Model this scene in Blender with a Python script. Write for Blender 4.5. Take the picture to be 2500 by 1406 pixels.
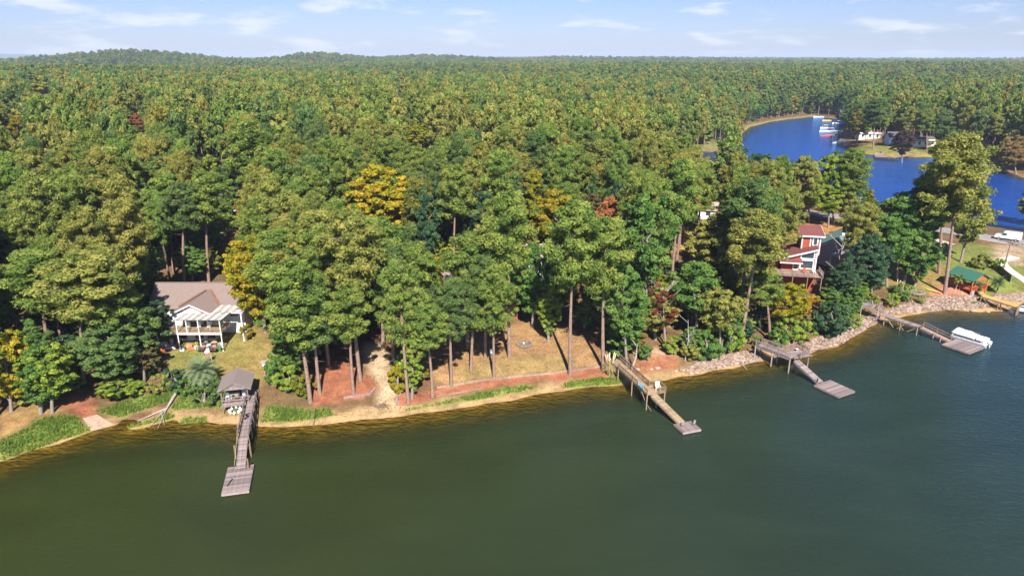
import bpy, bmesh, math, random
import numpy as np
from mathutils import Vector, Matrix, Euler
random.seed(7); RNG = np.random.default_rng(7)
for o in list(bpy.data.objects): bpy.data.objects.remove(o, do_unlink=True)
S = bpy.context.scene
COL = S.collection
R = math.radians
# ------------------------------------------------------------------ camera
F = 1689.0; PIT = R(18.4); CH = 48.0          # focal length (px of a 2500 px wide frame), pitch, height over the water
cam = bpy.data.cameras.new('camera'); camo = bpy.data.objects.new('camera', cam); COL.objects.link(camo)
cam.sensor_width = 36.0; cam.lens = 36.0 * F / 2500.0; cam.clip_start = 0.5; cam.clip_end = 60000
camo.location = (0, 0, CH); camo.rotation_euler = (R(90) - PIT, 0, 0)
S.camera = camo
# ------------------------------------------------------------------ world, sun, exposure
SUN_EL, SUN_AZ = R(42), R(8)                    # sun behind the camera, a little to the right
w = bpy.data.worlds.new('World'); S.world = w; w.use_nodes = True
def build_world():
    nt = w.node_tree; nt.nodes.clear(); N = nt.nodes.new; L = nt.links.new
    out = N('ShaderNodeOutputWorld'); bg = N('ShaderNodeBackground'); bg.inputs['Strength'].default_value = 0.05
    sky = N('ShaderNodeTexSky'); sky.sky_type = 'NISHITA'; sky.sun_disc = False
    sky.sun_elevation = SUN_EL; sky.sun_rotation = R(180) - SUN_AZ
    sky.altitude = 100; sky.air_density = 1.0; sky.dust_density = 0.35; sky.ozone_density = 2.2
    tc = N('ShaderNodeTexCoord'); sep = N('ShaderNodeSeparateXYZ'); L(tc.outputs['Generated'], sep.inputs[0])
    az = N('ShaderNodeMath'); az.operation = 'ARCTAN2'; L(sep.outputs[0], az.inputs[0]); L(sep.outputs[1], az.inputs[1])
    def math_(op, a, b=None):
        m = N('ShaderNodeMath'); m.operation = op
        for i, v in enumerate((a, b)):
            if v is None: continue
            if isinstance(v, (int, float)): m.inputs[i].default_value = v
            else: L(v, m.inputs[i])
        return m.outputs[0]
    el = math_('ARCSINE', sep.outputs[2])
    cx = math_('MULTIPLY', az.outputs[0], 8.5); cy = math_('MULTIPLY', el, 38.0)
    comb = N('ShaderNodeCombineXYZ'); L(cx, comb.inputs[0]); L(cy, comb.inputs[1]); comb.inputs[2].default_value = 40.9
    n1 = N('ShaderNodeTexNoise'); n1.inputs['Scale'].default_value = 1.0; n1.inputs['Detail'].default_value = 8; n1.inputs['Roughness'].default_value = 0.55
    n1.inputs['Distortion'].default_value = 0.25
    L(comb.outputs[0], n1.inputs['Vector'])
    mr = N('ShaderNodeMapRange'); mr.inputs['From Min'].default_value = 0.52; mr.inputs['From Max'].default_value = 0.67
    mr.interpolation_type = 'SMOOTHSTEP'; L(n1.outputs['Fac'], mr.inputs['Value'])
    thin = N('ShaderNodeMapRange'); thin.inputs['From Min'].default_value = 0.02; thin.inputs['From Max'].default_value = 0.5
    thin.inputs['To Min'].default_value = 1.0; thin.inputs['To Max'].default_value = 0.06; L(el, thin.inputs['Value'])
    fac = math_('MULTIPLY', mr.outputs[0], thin.outputs[0]); fac = math_('MULTIPLY', fac, 0.85)
    tint = N('ShaderNodeMix'); tint.data_type = 'RGBA'; tint.blend_type = 'MULTIPLY'; tint.inputs[0].default_value = 1.0
    L(sky.outputs[0], tint.inputs[6]); tint.inputs[7].default_value = (0.635, 0.705, 1.08, 1)
    mix = N('ShaderNodeMix'); mix.data_type = 'RGBA'; L(fac, mix.inputs[0]); L(tint.outputs[2], mix.inputs[6])
    mix.inputs[7].default_value = (7.4, 7.8, 8.5, 1)
    L(mix.outputs[2], bg.inputs['Color']); L(bg.outputs[0], out.inputs['Surface'])
build_world()
sl = bpy.data.lights.new('sun', 'SUN'); sl.energy = 5.0; sl.angle = R(0.5); sl.color = (1.0, 0.94, 0.84)
so = bpy.data.objects.new('sun', sl); COL.objects.link(so)
sd = Vector((math.sin(SUN_AZ) * math.cos(SUN_EL), -math.cos(SUN_AZ) * math.cos(SUN_EL), math.sin(SUN_EL)))   # towards the sun
so.rotation_euler = sd.to_track_quat('Z', 'Y').to_euler(); so.location = sd * 300
S.view_settings.view_transform = 'Standard'; S.view_settings.look = 'None'; S.view_settings.gamma = 1
S.view_settings.exposure = 1.30; S.view_settings.use_curve_mapping = False
S.render.engine = 'CYCLES'
S.cycles.max_bounces = 6; S.cycles.diffuse_bounces = 3; S.cycles.transparent_max_bounces = 6; S.cycles.volume_bounces = 0
# ------------------------------------------------------------------ helpers
def ray(px, py):
    u = (px - 1250) / F; v = -(py - 703) / F
    return (u, math.cos(PIT) + v * math.sin(PIT), -math.sin(PIT) + v * math.cos(PIT))
def P(px, py, z=0.0):
    d = ray(px, py); t = (z - CH) / d[2]; return Vector((t * d[0], t * d[1], z))
def at_y(px, py, y):
    d = ray(px, py); t = y / d[1]; return Vector((t * d[0], y, CH + t * d[2]))
def proj(x, y, z):
    z = z - CH; dep = y * math.cos(PIT) - z * math.sin(PIT); up = y * math.sin(PIT) + z * math.cos(PIT)
    return 1250 + F * x / dep, 703 - F * up / dep, dep
def tag(o, label=None, cat=None, group=None, kind=None):
    if label: o['label'] = label
    if cat: o['category'] = cat
    if group: o['group'] = group
    if kind: o['kind'] = kind
    return o
def empty(name, loc, label=None, cat=None, group=None, rz=0.0):
    o = bpy.data.objects.new(name, None); COL.objects.link(o); o.location = loc; o.rotation_euler = (0, 0, rz)
    o.empty_display_size = 0.2
    return tag(o, label, cat, group)
def rootof(o):
    while o.parent is not None: o = o.parent
    return o
class MB:
    def __init__(s): s.v = []; s.f = []
    def add(s, vs, fs):
        n = len(s.v); s.v += [tuple(p) for p in vs]; s.f += [tuple(i + n for i in f) for f in fs]; return s
    def box(s, c, size, rz=0.0, M=None):
        hx, hy, hz = size[0] / 2, size[1] / 2, size[2] / 2
        c_, s_ = math.cos(rz), math.sin(rz); vs = []
        for z in (-hz, hz):
            for x, y in ((-hx, -hy), (hx, -hy), (hx, hy), (-hx, hy)):
                if M is not None: vs.append(Vector(c) + M @ Vector((x, y, z)))
                else: vs.append((c[0] + x * c_ - y * s_, c[1] + x * s_ + y * c_, c[2] + z))
        return s.add(vs, [(3, 2, 1, 0), (4, 5, 6, 7), (0, 1, 5, 4), (1, 2, 6, 5), (2, 3, 7, 6), (3, 0, 4, 7)])
    def bar(s, p0, p1, wd, h, up=(0, 0, 1)):
        p0 = Vector(p0); p1 = Vector(p1); d = (p1 - p0); L = d.length; d = d / L
        u = Vector(up)
        if abs(d.dot(u)) > 0.98: u = Vector((0, 1, 0))
        a = d.cross(u).normalized(); b = a.cross(d).normalized(); vs = []
        for p in (p0, p1):
            for x, z in ((-1, -1), (1, -1), (1, 1), (-1, 1)): vs.append(p + a * x * wd / 2 + b * z * h / 2)
        return s.add(vs, [(0, 1, 2, 3), (7, 6, 5, 4), (1, 0, 4, 5), (2, 1, 5, 6), (3, 2, 6, 7), (0, 3, 7, 4)])
    def tube(s, pts, rad, n=8, cap=True):
        pts = [Vector(p) for p in pts]; base = len(s.v); k = len(pts)
        if not hasattr(rad, '__len__'): rad = [rad] * k
        for i, p in enumerate(pts):
            d = (pts[min(i + 1, k - 1)] - pts[max(i - 1, 0)]).normalized()
            u = Vector((1, 0, 0)) if abs(d.x) < 0.8 else Vector((0, 1, 0))
            a = d.cross(u).normalized(); b = d.cross(a).normalized()
            for j in range(n):
                t = 2 * math.pi * j / n; s.v.append(tuple(p + (a * math.cos(t) + b * math.sin(t)) * rad[i]))
        for i in range(k - 1):
            for j in range(n):
                q = (j + 1) % n; s.f.append((base + i * n + j, base + i * n + q, base + (i + 1) * n + q, base + (i + 1) * n + j))
        if cap:
            s.f.append(tuple(base + j for j in range(n))[::-1]); s.f.append(tuple(base + (k - 1) * n + j for j in range(n)))
        return s
    def lathe(s, c, prof, n=12):
        base = len(s.v)
        for r, z in prof:
            for j in range(n):
                t = 2 * math.pi * j / n; s.v.append((c[0] + r * math.cos(t), c[1] + r * math.sin(t), c[2] + z))
        for i in range(len(prof) - 1):
            for j in range(n):
                q = (j + 1) % n; s.f.append((base + i * n + j, base + i * n + q, base + (i + 1) * n + q, base + (i + 1) * n + j))
        s.f.append(tuple(base + j for j in range(n))[::-1]); k = len(prof) - 1
        s.f.append(tuple(base + k * n + j for j in range(n)))
        return s
    def prism(s, poly, z0, z1):
        n = len(poly); vs = [(p[0], p[1], z0) for p in poly] + [(p[0], p[1], z1) for p in poly]
        return s.add(vs, [tuple(range(n))[::-1], tuple(range(n, 2 * n))] + [(i, (i + 1) % n, n + (i + 1) % n, n + i) for i in range(n)])
    def slab(s, quad, th):          # thin solid under a 3-D polygon
        q = [Vector(p) for p in quad]; nrm = (q[1] - q[0]).cross(q[2] - q[0]).normalized(); n = len(q)
        if nrm.z < 0: q = q[::-1]; nrm = -nrm
        vs = [p - nrm * th for p in q] + q
        return s.add(vs, [tuple(range(n))[::-1], tuple(range(n, 2 * n))] + [(i, (i + 1) % n, n + (i + 1) % n, n + i) for i in range(n)])
    def ico(s, c, r, jit=0.25):
        t = (1 + 5 ** 0.5) / 2; k = (1 + t * t) ** 0.5
        vs = [(-1, t, 0), (1, t, 0), (-1, -t, 0), (1, -t, 0), (0, -1, t), (0, 1, t), (0, -1, -t), (0, 1, -t), (t, 0, -1), (t, 0, 1), (-t, 0, -1), (-t, 0, 1)]
        fs = [(0, 11, 5), (0, 5, 1), (0, 1, 7), (0, 7, 10), (0, 10, 11), (1, 5, 9), (5, 11, 4), (11, 10, 2), (10, 7, 6), (7, 1, 8), (3, 9, 4), (3, 4, 2), (3, 2, 6), (3, 6, 8), (3, 8, 9), (4, 9, 5), (2, 4, 11), (6, 2, 10), (8, 6, 7), (9, 8, 1)]
        rr = r if hasattr(r, '__len__') else (r, r, r)
        return s.add([tuple(c[i] + v[i] / k * rr[i] * (1 + random.uniform(-jit, jit)) for i in range(3)) for v in vs], fs)
    def mesh(s, name, mat, off=(0, 0, 0)):
        me = bpy.data.meshes.new(name); ox, oy, oz = off
        me.from_pydata([(x - ox, y - oy, z - oz) for x, y, z in s.v], [], s.f); me.update()
        if mat: me.materials.append(mat)
        return me
    def build(s, name, mat, parent=None, smooth=False):   # vertices in world space; an unrotated root's location is taken off
        off = (0, 0, 0)
        if parent is not None: off = tuple(rootof(parent).location)
        me = s.mesh(name, mat, off)
        if smooth:
            for p in me.polygons: p.use_smooth = True
        o = bpy.data.objects.new(name, me); COL.objects.link(o)
        if parent is not None: o.parent = parent
        return o
def bx(name, c, size, mat, parent, rz=0.0): return MB().box(c, size, rz).build(name, mat, parent)
def piece(name, me, parent, loc, rot=None):      # one of many alike pieces: shares mesh data
    o = bpy.data.objects.new(name, me); COL.objects.link(o); o.parent = parent
    o.location = Vector(loc) - Vector(rootof(parent).location)
    if rot is not None: o.rotation_euler = rot
    return o
# ------------------------------------------------------------------ materials
MATS = {}
def mat(name, color, rough=0.8, vary=0.0, noise=None, spec=0.3, metal=0.0, rand=0.0, stretch=None, bump=0.0):
    if name in MATS: return MATS[name]
    m = bpy.data.materials.new(name); m.use_nodes = True; nt = m.node_tree; N = nt.nodes.new; L = nt.links.new
    b = nt.nodes['Principled BSDF']; b.inputs['Roughness'].default_value = rough; b.inputs['Metallic'].default_value = metal
    b.inputs['Specular IOR Level'].default_value = spec
    b.inputs['Base Color'].default_value = (*color, 1)
    last = None
    if vary or rand:
        hsv = N('ShaderNodeHueSaturation'); hsv.inputs['Color'].default_value = (*color, 1); last = hsv
        L(hsv.outputs[0], b.inputs['Base Color'])
        add = N('ShaderNodeMath'); add.operation = 'ADD'; add.inputs[0].default_value = 1.0; add.inputs[1].default_value = 0.0
        if vary:
            tc = N('ShaderNodeTexCoord'); mp = N('ShaderNodeMapping'); L(tc.outputs['Object'], mp.inputs[0])
            if stretch: mp.inputs['Scale'].default_value = stretch
            nz = N('ShaderNodeTexNoise'); nz.inputs['Scale'].default_value = noise or 2.0; nz.inputs['Detail'].default_value = 6
            nz.inputs['Roughness'].default_value = 0.65
            L(mp.outputs[0], nz.inputs['Vector'])
            mr = N('ShaderNodeMapRange'); mr.inputs['From Min'].default_value = 0.3; mr.inputs['From Max'].default_value = 0.7
            mr.inputs['To Min'].default_value = 1 - vary; mr.inputs['To Max'].default_value = 1 + vary
            L(nz.outputs['Fac'], mr.inputs['Value']); L(mr.outputs[0], add.inputs[0])
            if bump:
                bp = N('ShaderNodeBump'); bp.inputs['Strength'].default_value = bump; bp.inputs['Distance'].default_value = 0.05
                L(nz.outputs['Fac'], bp.inputs['Height']); L(bp.outputs[0], b.inputs['Normal'])
        if rand:
            oi = N('ShaderNodeObjectInfo'); mr2 = N('ShaderNodeMapRange'); mr2.inputs['To Min'].default_value = -rand; mr2.inputs['To Max'].default_value = rand
            L(oi.outputs['Random'], mr2.inputs['Value']); L(mr2.outputs[0], add.inputs[1])
        L(add.outputs[0], hsv.inputs['Value'])
    MATS[name] = m; return m
def foliage(name, source):                        # leaf shader; the tree's own tint comes from its object / instance
    m = bpy.data.materials.new(name); m.use_nodes = True; nt = m.node_tree; nt.nodes.clear(); N = nt.nodes.new; L = nt.links.new
    out = N('ShaderNodeOutputMaterial')
    if source == 'object': oi = N('ShaderNodeObjectInfo'); c = oi.outputs['Color']
    else: oi = N('ShaderNodeAttribute'); oi.attribute_type = 'INSTANCER'; oi.attribute_name = 'tint'; c = oi.outputs['Color']
    va = N('ShaderNodeAttribute'); va.attribute_type = 'GEOMETRY'; va.attribute_name = 'vary'
    hs = N('ShaderNodeHueSaturation'); L(c, hs.inputs['Color'])
    mr = N('ShaderNodeMapRange'); mr.inputs['To Min'].default_value = 0.62; mr.inputs['To Max'].default_value = 1.38; L(va.outputs['Fac'], mr.inputs['Value'])
    mh = N('ShaderNodeMapRange'); mh.inputs['To Min'].default_value = 0.535; mh.inputs['To Max'].default_value = 0.468; L(va.outputs['Fac'], mh.inputs['Value'])
    L(mr.outputs[0], hs.inputs['Value']); L(mh.outputs[0], hs.inputs['Hue'])
    d = N('ShaderNodeBsdfDiffuse'); t = N('ShaderNodeBsdfTranslucent'); mx = N('ShaderNodeMixShader'); mx.inputs[0].default_value = 0.46
    L(hs.outputs[0], d.inputs[0]); L(hs.outputs[0], t.inputs[0]); L(d.outputs[0], mx.inputs[1]); L(t.outputs[0], mx.inputs[2]); L(mx.outputs[0], out.inputs[0])
    return m
M_LEAF = foliage('leaves', 'object'); M_FARLEAF = foliage('far_leaves', 'instance')
M_BARKP = mat('pine_bark', (0.20, 0.135, 0.105), 0.95, 0.45, 3, 0.1, stretch=(3, 3, 0.7), bump=0.6)
M_BARKH = mat('grey_bark', (0.19, 0.165, 0.14), 0.95, 0.4, 4, 0.1, stretch=(3, 3, 0.8), bump=0.4)
M_DEAD = mat('bleached_wood', (0.30, 0.265, 0.24), 0.9, 0.3, 4, 0.1)
M_DECK = mat('weathered_grey_wood', (0.195, 0.155, 0.150), 0.85, 0.36, 3, 0.2, rand=0.30, stretch=(1, 1, 1))
M_DECKTAN = mat('weathered_tan_wood', (0.245, 0.175, 0.110), 0.85, 0.30, 3, 0.2, rand=0.26)
M_DECKPINK = mat('weathered_brown_wood', (0.25, 0.165, 0.13), 0.85, 0.25, 3, 0.2, rand=0.2)
M_DECKYEL = mat('new_yellow_wood', (0.44, 0.26, 0.085), 0.8, 0.2, 3, 0.2, rand=0.12)
M_TIMBER = mat('dark_timber', (0.17, 0.12, 0.085), 0.9, 0.35, 4, 0.2)
M_RED = mat('orange_stained_wood', (0.40, 0.085, 0.026), 0.7, 0.18, 3, 0.3, rand=0.1)
M_WHITE = mat('white_paint', (0.55, 0.55, 0.55), 0.5, 0.08, 2, 0.4)
M_OFFW = mat('cream_plastic', (0.58, 0.58, 0.40), 0.5, 0.05, 2, 0.4)
M_BLACK = mat('black_metal', (0.02, 0.02, 0.022), 0.5, 0.2, 4, 0.4)
M_GLASS = mat('window_glass', (0.03, 0.045, 0.06), 0.08, 0, None, 0.9)
M_CONC = mat('concrete', (0.34, 0.285, 0.225), 0.9, 0.2, 1.5, 0.2, bump=0.2)
# ------------------------------------------------------------------ shoreline, terrain height
SHORE_PX = [(0,1128),(60,1106),(130,1086),(200,1062),(228,1052),(284,1036),(300,1022),(330,1024),(345,1030),(312,1048),(345,1046),(400,1032),(432,1020),(440,1036),(500,1030),(560,1036),(620,1040),(700,1042),(780,1038),(830,1030),(900,1025),(960,1018),(1000,1012),(1060,1005),(1120,995),
 (1200,985),(1280,970),(1360,955),(1450,945),(1530,938),(1570,932),(1640,925),(1720,910),(1790,898),(1850,885),(1880,878),(1930,870),(1980,860),(2040,845),(2090,820),(2130,795),(2150,783),(2200,775),(2250,764),(2320,757),(2400,762),(2450,760),(2478,748),(2500,738)]
sh = [P(a, b, 0) for a, b in SHORE_PX]
LAKE = [(p.x, p.y) for p in sh] + [(125, 143), (170, 152), (300, 160), (900, 120), (2500, -200), (2500, -2500), (-2500, -2500), (-2500, -300), (-600, -60), (-170, 36), (-95, 62)]
CREEK_PX = [(1690,368),(1745,372),(1790,352),(1800,336),(1830,311),(1880,298),(1930,291),(1985,285),(2040,290),(2074,297),(2066,310),(2058,328),(2046,345),(2066,358),(2085,370),(2130,379),(2180,385),(2250,384),(2300,385),(2400,394),(2440,402),(2462,420),(2500,436)]
CREEK = [tuple(P(a, b, 0)[:2]) for a, b in CREEK_PX]
CREEK += [(420, 330), (520, 250), (330, 195), (230, 192)] + [tuple(P(a, b, 0)[:2]) for a, b in [(2500,566),(2440,556),(2300,538),(2200,524),(2100,508),(2050,500),(1960,488),(1880,462),(1820,432),(1770,404),(1720,388)]]
def segs(poly): a = np.array(poly, float); return a, np.roll(a, -1, 0)
def inside(poly, x, y):
    a, b = segs(poly); r = np.zeros(np.shape(x), bool)
    for (x0, y0), (x1, y1) in zip(a, b):
        if y0 == y1: continue
        c = ((y0 > y) != (y1 > y)) & (x < (x1 - x0) * (y - y0) / (y1 - y0) + x0); r ^= c
    return r
def dist(poly, x, y):
    a, b = segs(poly); best = np.full(np.shape(x), 1e12)
    for (x0, y0), (x1, y1) in zip(a, b):
        dx, dy = x1 - x0, y1 - y0; l2 = dx * dx + dy * dy
        t = np.clip(((x - x0) * dx + (y - y0) * dy) / max(l2, 1e-9), 0, 1)
        best = np.minimum(best, (x - x0 - t * dx) ** 2 + (y - y0 - t * dy) ** 2)
    return np.sqrt(best)
def sdist(poly, x, y):                       # negative inside
    d = dist(poly, x, y); return np.where(inside(poly, x, y), -d, d)
def wob(x, y, k, ph=0.0):
    return (np.sin(x * k + 1.3 * np.sin(y * k * 0.7 + ph)) + np.sin(y * k * 1.13 + 1.7 * np.sin(x * k * 0.6 + 2 + ph)) + np.sin((x + y) * k * 0.71 + ph * 3)) / 3
PD = [-200, -40, -14, -5, -2, 0, 2, 4.5, 7, 10, 20, 40, 80, 150, 300, 600, 1200, 3000, 8000, 14000]
PZ = [-7, -5, -2.8, -1.15, -0.4, 0, 0.3, 0.85, 1.5, 2.0, 3.0, 4.4, 6.8, 9.5, 11.5, 13, 13.5, 13, 12, 10]
def hd(x, y, d=None):
    x = np.asarray(x, float); y = np.asarray(y, float)
    if d is None: d = np.minimum(sdist(LAKE, x, y), sdist(CREEK, x, y))
    d = d + 0.35 * wob(x, y, 0.9) * np.clip(1 - np.abs(d) / 8, 0, 1)
    z = np.interp(d, PD, PZ)
    z = z + np.clip(d / 12, 0, 1) * 0.18 * wob(x, y, 0.35, 1.0)
    far = np.clip((d - 60) / 500, 0, 1)
    z = z + far * (3.0 * wob(x, y, 0.009, 0.5) + 3.5 * wob(x, y, 0.0031, 2.0))
    def g(cx, cy, sx, sy, a): return a * np.exp(-((x - cx) / sx) ** 2 - ((y - cy) / sy) ** 2)
    z = z + g(-900, 1750, 190, 300, 26) + g(-545, 2050, 110, 260, 24) + g(-250, 2400, 240, 300, 20) + g(300, 3000, 260, 300, 12) + g(900, 3400, 400, 300, 10)
    z = z + g(1400, 5200, 2200, 1200, 6) + g(-300, 6000, 1500, 1000, 8)
    z = z + g(-7600, 10500, 1900, 1500, 92) + g(5200, 11500, 3500, 1500, 26) + g(600, 12500, 3000, 1500, 34)
    return z, d
LA, LB = segs(LAKE); CA, CB = segs(CREEK)
def sd1(a, b, x, y):                         # one point against one outline, vectorised over its segments
    e = b - a; w_ = np.array((x, y)) - a; t = np.clip((w_ * e).sum(1) / np.maximum((e * e).sum(1), 1e-9), 0, 1)
    q = w_ - e * t[:, None]; d = math.sqrt((q * q).sum(1).min())
    up = (a[:, 1] > y) != (b[:, 1] > y); xx = e[up, 0] * (y - a[up, 1]) / e[up, 1] + a[up, 0]
    return -d if (np.count_nonzero(x < xx) & 1) else d
def H(x, y): return float(hd(x, y, min(sd1(LA, LB, x, y), sd1(CA, CB, x, y)))[0])
def Pg(px, py, it=7):
    z = 2.0
    for _ in range(it):
        p = P(px, py, min(z, 40)); z = 0.35 * z + 0.65 * max(H(p.x, p.y), 0.0)
    p = P(px, py, z); return Vector((p.x, p.y, max(H(p.x, p.y), 0.0)))
def W(pxs): return [tuple(Pg(a, b)[:2]) for a, b in pxs]
# ------------------------------------------------------------------ ground
def axis(fine, growth):                       # [(from, to, step)...] then growing steps to both ends
    v = []
    for a, b, s in fine: v += list(np.arange(a, b, s))
    v.append(fine[-1][1]); s = fine[-1][2]; hi = v[-1]
    while hi < 15500: s *= growth; hi += s; v.append(hi)
    s = fine[0][2]; lo = v[0]; pre = []
    while lo > -15500: s *= growth; lo -= s; pre.append(lo)
    return np.array(pre[::-1] + v)
gx = axis([(-130, -72, 1.5), (-72, 130, 0.6), (130, 330, 2.6)], 1.06)
gy = axis([(-40, 60, 4.0), (60, 145, 0.55), (145, 260, 1.6), (260, 640, 4.0)], 1.045)
gy = gy[gy > -1500]; NX, NY = len(gx), len(gy)
X, Y = np.meshgrid(gx, gy); GZ, GD = hd(X, Y)
def soft(poly, wd=0.5):
    q = np.array(poly); m = 2 + wd; i0, i1 = np.searchsorted(gx, [q[:, 0].min() - m, q[:, 0].max() + m]); j0, j1 = np.searchsorted(gy, [q[:, 1].min() - m, q[:, 1].max() + m])
    out = np.zeros((NY, NX, 1)); xs, ys = X[j0:j1, i0:i1], Y[j0:j1, i0:i1]
    out[j0:j1, i0:i1, 0] = np.clip(0.5 - sdist(poly, xs + 0.5 * wob(xs, ys, 1.9), ys + 0.5 * wob(ys, xs, 1.7, 2)) / wd, 0, 1); return out
C = np.zeros((NY, NX, 3)); C[:] = (0.125, 0.068, 0.036)                       # needle-strewn forest floor
def paint(m, c): 
    global C; C = C * (1 - m) + np.array(c) * m
n2 = (0.5 + 0.5 * wob(X, Y, 0.5, 4))[..., None]
paint(0.55 * n2, (0.10, 0.085, 0.035))
farw = np.clip((np.hypot(X, Y) - 500) / 700, 0, 1)[..., None]; paint(farw, (0.030, 0.046, 0.014))
LAWN_L = W([(392,912),(470,925),(560,935),(640,938),(690,865),(640,812),(600,780),(590,700),(380,705),(372,800),(420,860)])
LAWN_M = W([(985,905),(1090,946),(1200,925),(1390,906),(1475,893),(1440,828),(1300,775),(1130,800),(1040,850)])
LAWN_R = W([(2140,685),(2185,720),(2260,718),(2330,712),(2400,722),(2500,722),(2500,612),(2380,596),(2290,600),(2180,640)])
LAWN_LL = W([(0,735),(60,720),(75,672),(0,670)])
paint(soft(LAWN_L, 2.0), (0.215, 0.165, 0.055)); paint(soft(LAWN_L, 2.0) * (0.5 + 0.5 * n2) * np.clip(1.2 - (X[..., None] + 58) / 14, 0, 1), (0.115, 0.15, 0.036))
paint(soft(LAWN_M, 2.0), (0.255, 0.15, 0.072)); paint(soft(W([(1110,945),(1400,905),(1390,868),(1220,870),(1120,890)]), 2.5) * 0.6, (0.20, 0.155, 0.058))
paint(soft(LAWN_R, 2.0), (0.13, 0.150, 0.036)); paint(soft(LAWN_LL, 1.5), (0.16, 0.20, 0.05))
paint(soft(W([(2150,700),(2290,705),(2330,660),(2250,640),(2170,660)]), 3.0) * 0.75, (0.22, 0.135, 0.05))
paint(soft(W([(1880,560),(1960,600),(2060,585),(2080,560),(1990,540),(1900,545)]), 2.5), (0.27, 0.135, 0.05))
paint(soft(W([(1640,610),(1760,640),(1790,590),(1720,560),(1650,575)]), 2.0), (0.29, 0.19, 0.06))
paint(soft(W([(2420,640),(2500,648),(2500,600),(2430,598)]), 2.0), (0.30, 0.22, 0.15))            # bare gravel by the road
paint(soft(W([(2085,395),(2200,402),(2290,398),(2330,372),(2250,345),(2120,352),(2075,362)]), 5), (0.16, 0.15, 0.04))
paint(soft(W([(1640,362),(1740,366),(1790,350),(1835,308),(1990,285),(1985,282),(1900,291),(1825,304),(1780,342),(1640,352)]), 3), (0.15, 0.15, 0.05))
paint(soft(W([(2040,320),(2080,345),(2140,345),(2100,318)]), 3), (0.24, 0.14, 0.06))
# shore: sand, then paler beach
beach = np.clip(1.15 - np.abs(GD - 0.6) / 2.8, 0, 1)[..., None]; beach = beach * np.where(Y > 190, 0.45, 1.0)[..., None]; paint(beach, (0.31, 0.205, 0.10))
paint(np.clip(-GD / 1.5, 0, 1)[..., None], (0.155, 0.122, 0.030)); paint(np.clip((-GD - 1.5) / 4, 0, 1)[..., None], (0.068, 0.062, 0.014))
PATH = W([(955,1012),(1000,1000),(985,965),(955,935),(962,890),(935,845),(890,835),(880,870),(918,930),(925,975),(900,1018)])
paint(soft(PATH, 1.2), (0.34, 0.25, 0.155)); paint(soft(W([(800,1024),(1000,1006),(980,985),(900,995),(820,1010)]), 1.2), (0.33, 0.225, 0.115))
MUL = (0.235, 0.090, 0.050)
MUL1 = W([(768,992),(800,984),(912,966),(917,950),(903,920),(840,868),(780,880),(760,930)])
MUL2 = W([(968,986),(1000,988),(1080,966),(1180,948),(1330,926),(1480,922),(1482,893),(1390,908),(1200,927),(1090,947),(1000,962),(968,962)])
MUL3 = W([(148,990),(206,1026),(245,1019),(218,968),(190,955)])
for q, s in ((MUL1, 0.6), (MUL2, 0.5), (MUL3, 1.0)): paint(soft(q, s), MUL)
paint(soft(W([(1545,912),(1660,897),(1655,868),(1590,862),(1540,895)]), 1.2), (0.25, 0.105, 0.055))
paint(soft(W([(1570,868),(1650,868),(1640,845),(1580,850)]), 1.2), (0.29, 0.19, 0.12))
paint(soft(W([(2270,722),(2370,722),(2385,700),(2300,690)]), 0.8), (0.34, 0.14, 0.085))
paint(soft(W([(0,1075),(100,1015),(160,1000),(60,985),(0,1010)]), 1.0), (0.24, 0.15, 0.06))
paint(soft(W([(283,1030),(330,1028),(400,1008),(370,1002),(300,1012)]), 0.8), (0.15, 0.085, 0.045))
GRASS_PX = [[(0,1125),(225,1050),(182,1016),(110,1020),(0,1078)], [(232,1002),(290,1018),(420,978),(440,955),(330,968)], [(415,1000),(560,992),(562,945),(450,955)], [(560,1010),(610,1005),(612,985),(560,990)],
 [(634,1030),(720,1030),(820,1014),(800,1002),(650,995)], [(985,1004),(1060,990),(1040,988)], [(1060,990),(1180,974),(1320,945),(1250,945),(1110,974)], [(1372,947),(1520,937),(1515,920),(1390,932)], [(310,1048),(430,1020),(412,1012),(330,1038)], [(440,1036),(510,1030),(500,1018),(445,1022)], [(2370,745),(2410,742),(2400,732),(2375,738)]]
GRASS = [W(q) for q in GRASS_PX]
for q in GRASS: paint(soft(q, 1.0), (0.135, 0.165, 0.036))
RIP = W([(1980,858),(2050,842),(2130,792),(2150,770),(2210,765),(2260,758),(2400,752),(2430,732),(2360,724),(2290,724),(2230,735),(2170,758),(2110,775),(2060,800),(2000,822),(1960,845)])
RIP2 = W([(1660,905),(1720,905),(1860,880),(1850,855),(1780,865),(1700,888)]); RIP3 = W([(2420,728),(2500,735),(2500,716),(2430,718)])
for q in (RIP, RIP2, RIP3): paint(soft(q, 1.0), (0.21, 0.14, 0.10))
me = bpy.data.meshes.new('ground')
idx = np.arange(NX * NY).reshape(NY, NX)
fc = np.stack([idx[:-1, :-1], idx[:-1, 1:], idx[1:, 1:], idx[1:, :-1]], -1).reshape(-1, 4)
def fill(me, v, f):
    n = f.shape[1]; me.vertices.add(len(v)); me.vertices.foreach_set('co', np.asarray(v, np.float32).ravel())
    me.loops.add(f.size); me.loops.foreach_set('vertex_index', f.astype(np.int32).ravel())
    me.polygons.add(len(f)); me.polygons.foreach_set('loop_start', np.arange(0, f.size, n, dtype=np.int32)); me.update(calc_edges=True)
fill(me, np.stack([X, Y, GZ], -1).reshape(-1, 3), fc)
ca = me.color_attributes.new('soil', 'FLOAT_COLOR', 'POINT'); ca.data.foreach_set('color', np.concatenate([C, np.ones((NY, NX, 1))], -1).astype(np.float32).ravel())
me.polygons.foreach_set('use_smooth', np.ones(len(fc), bool))
gm = bpy.data.materials.new('soil'); gm.use_nodes = True
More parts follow.
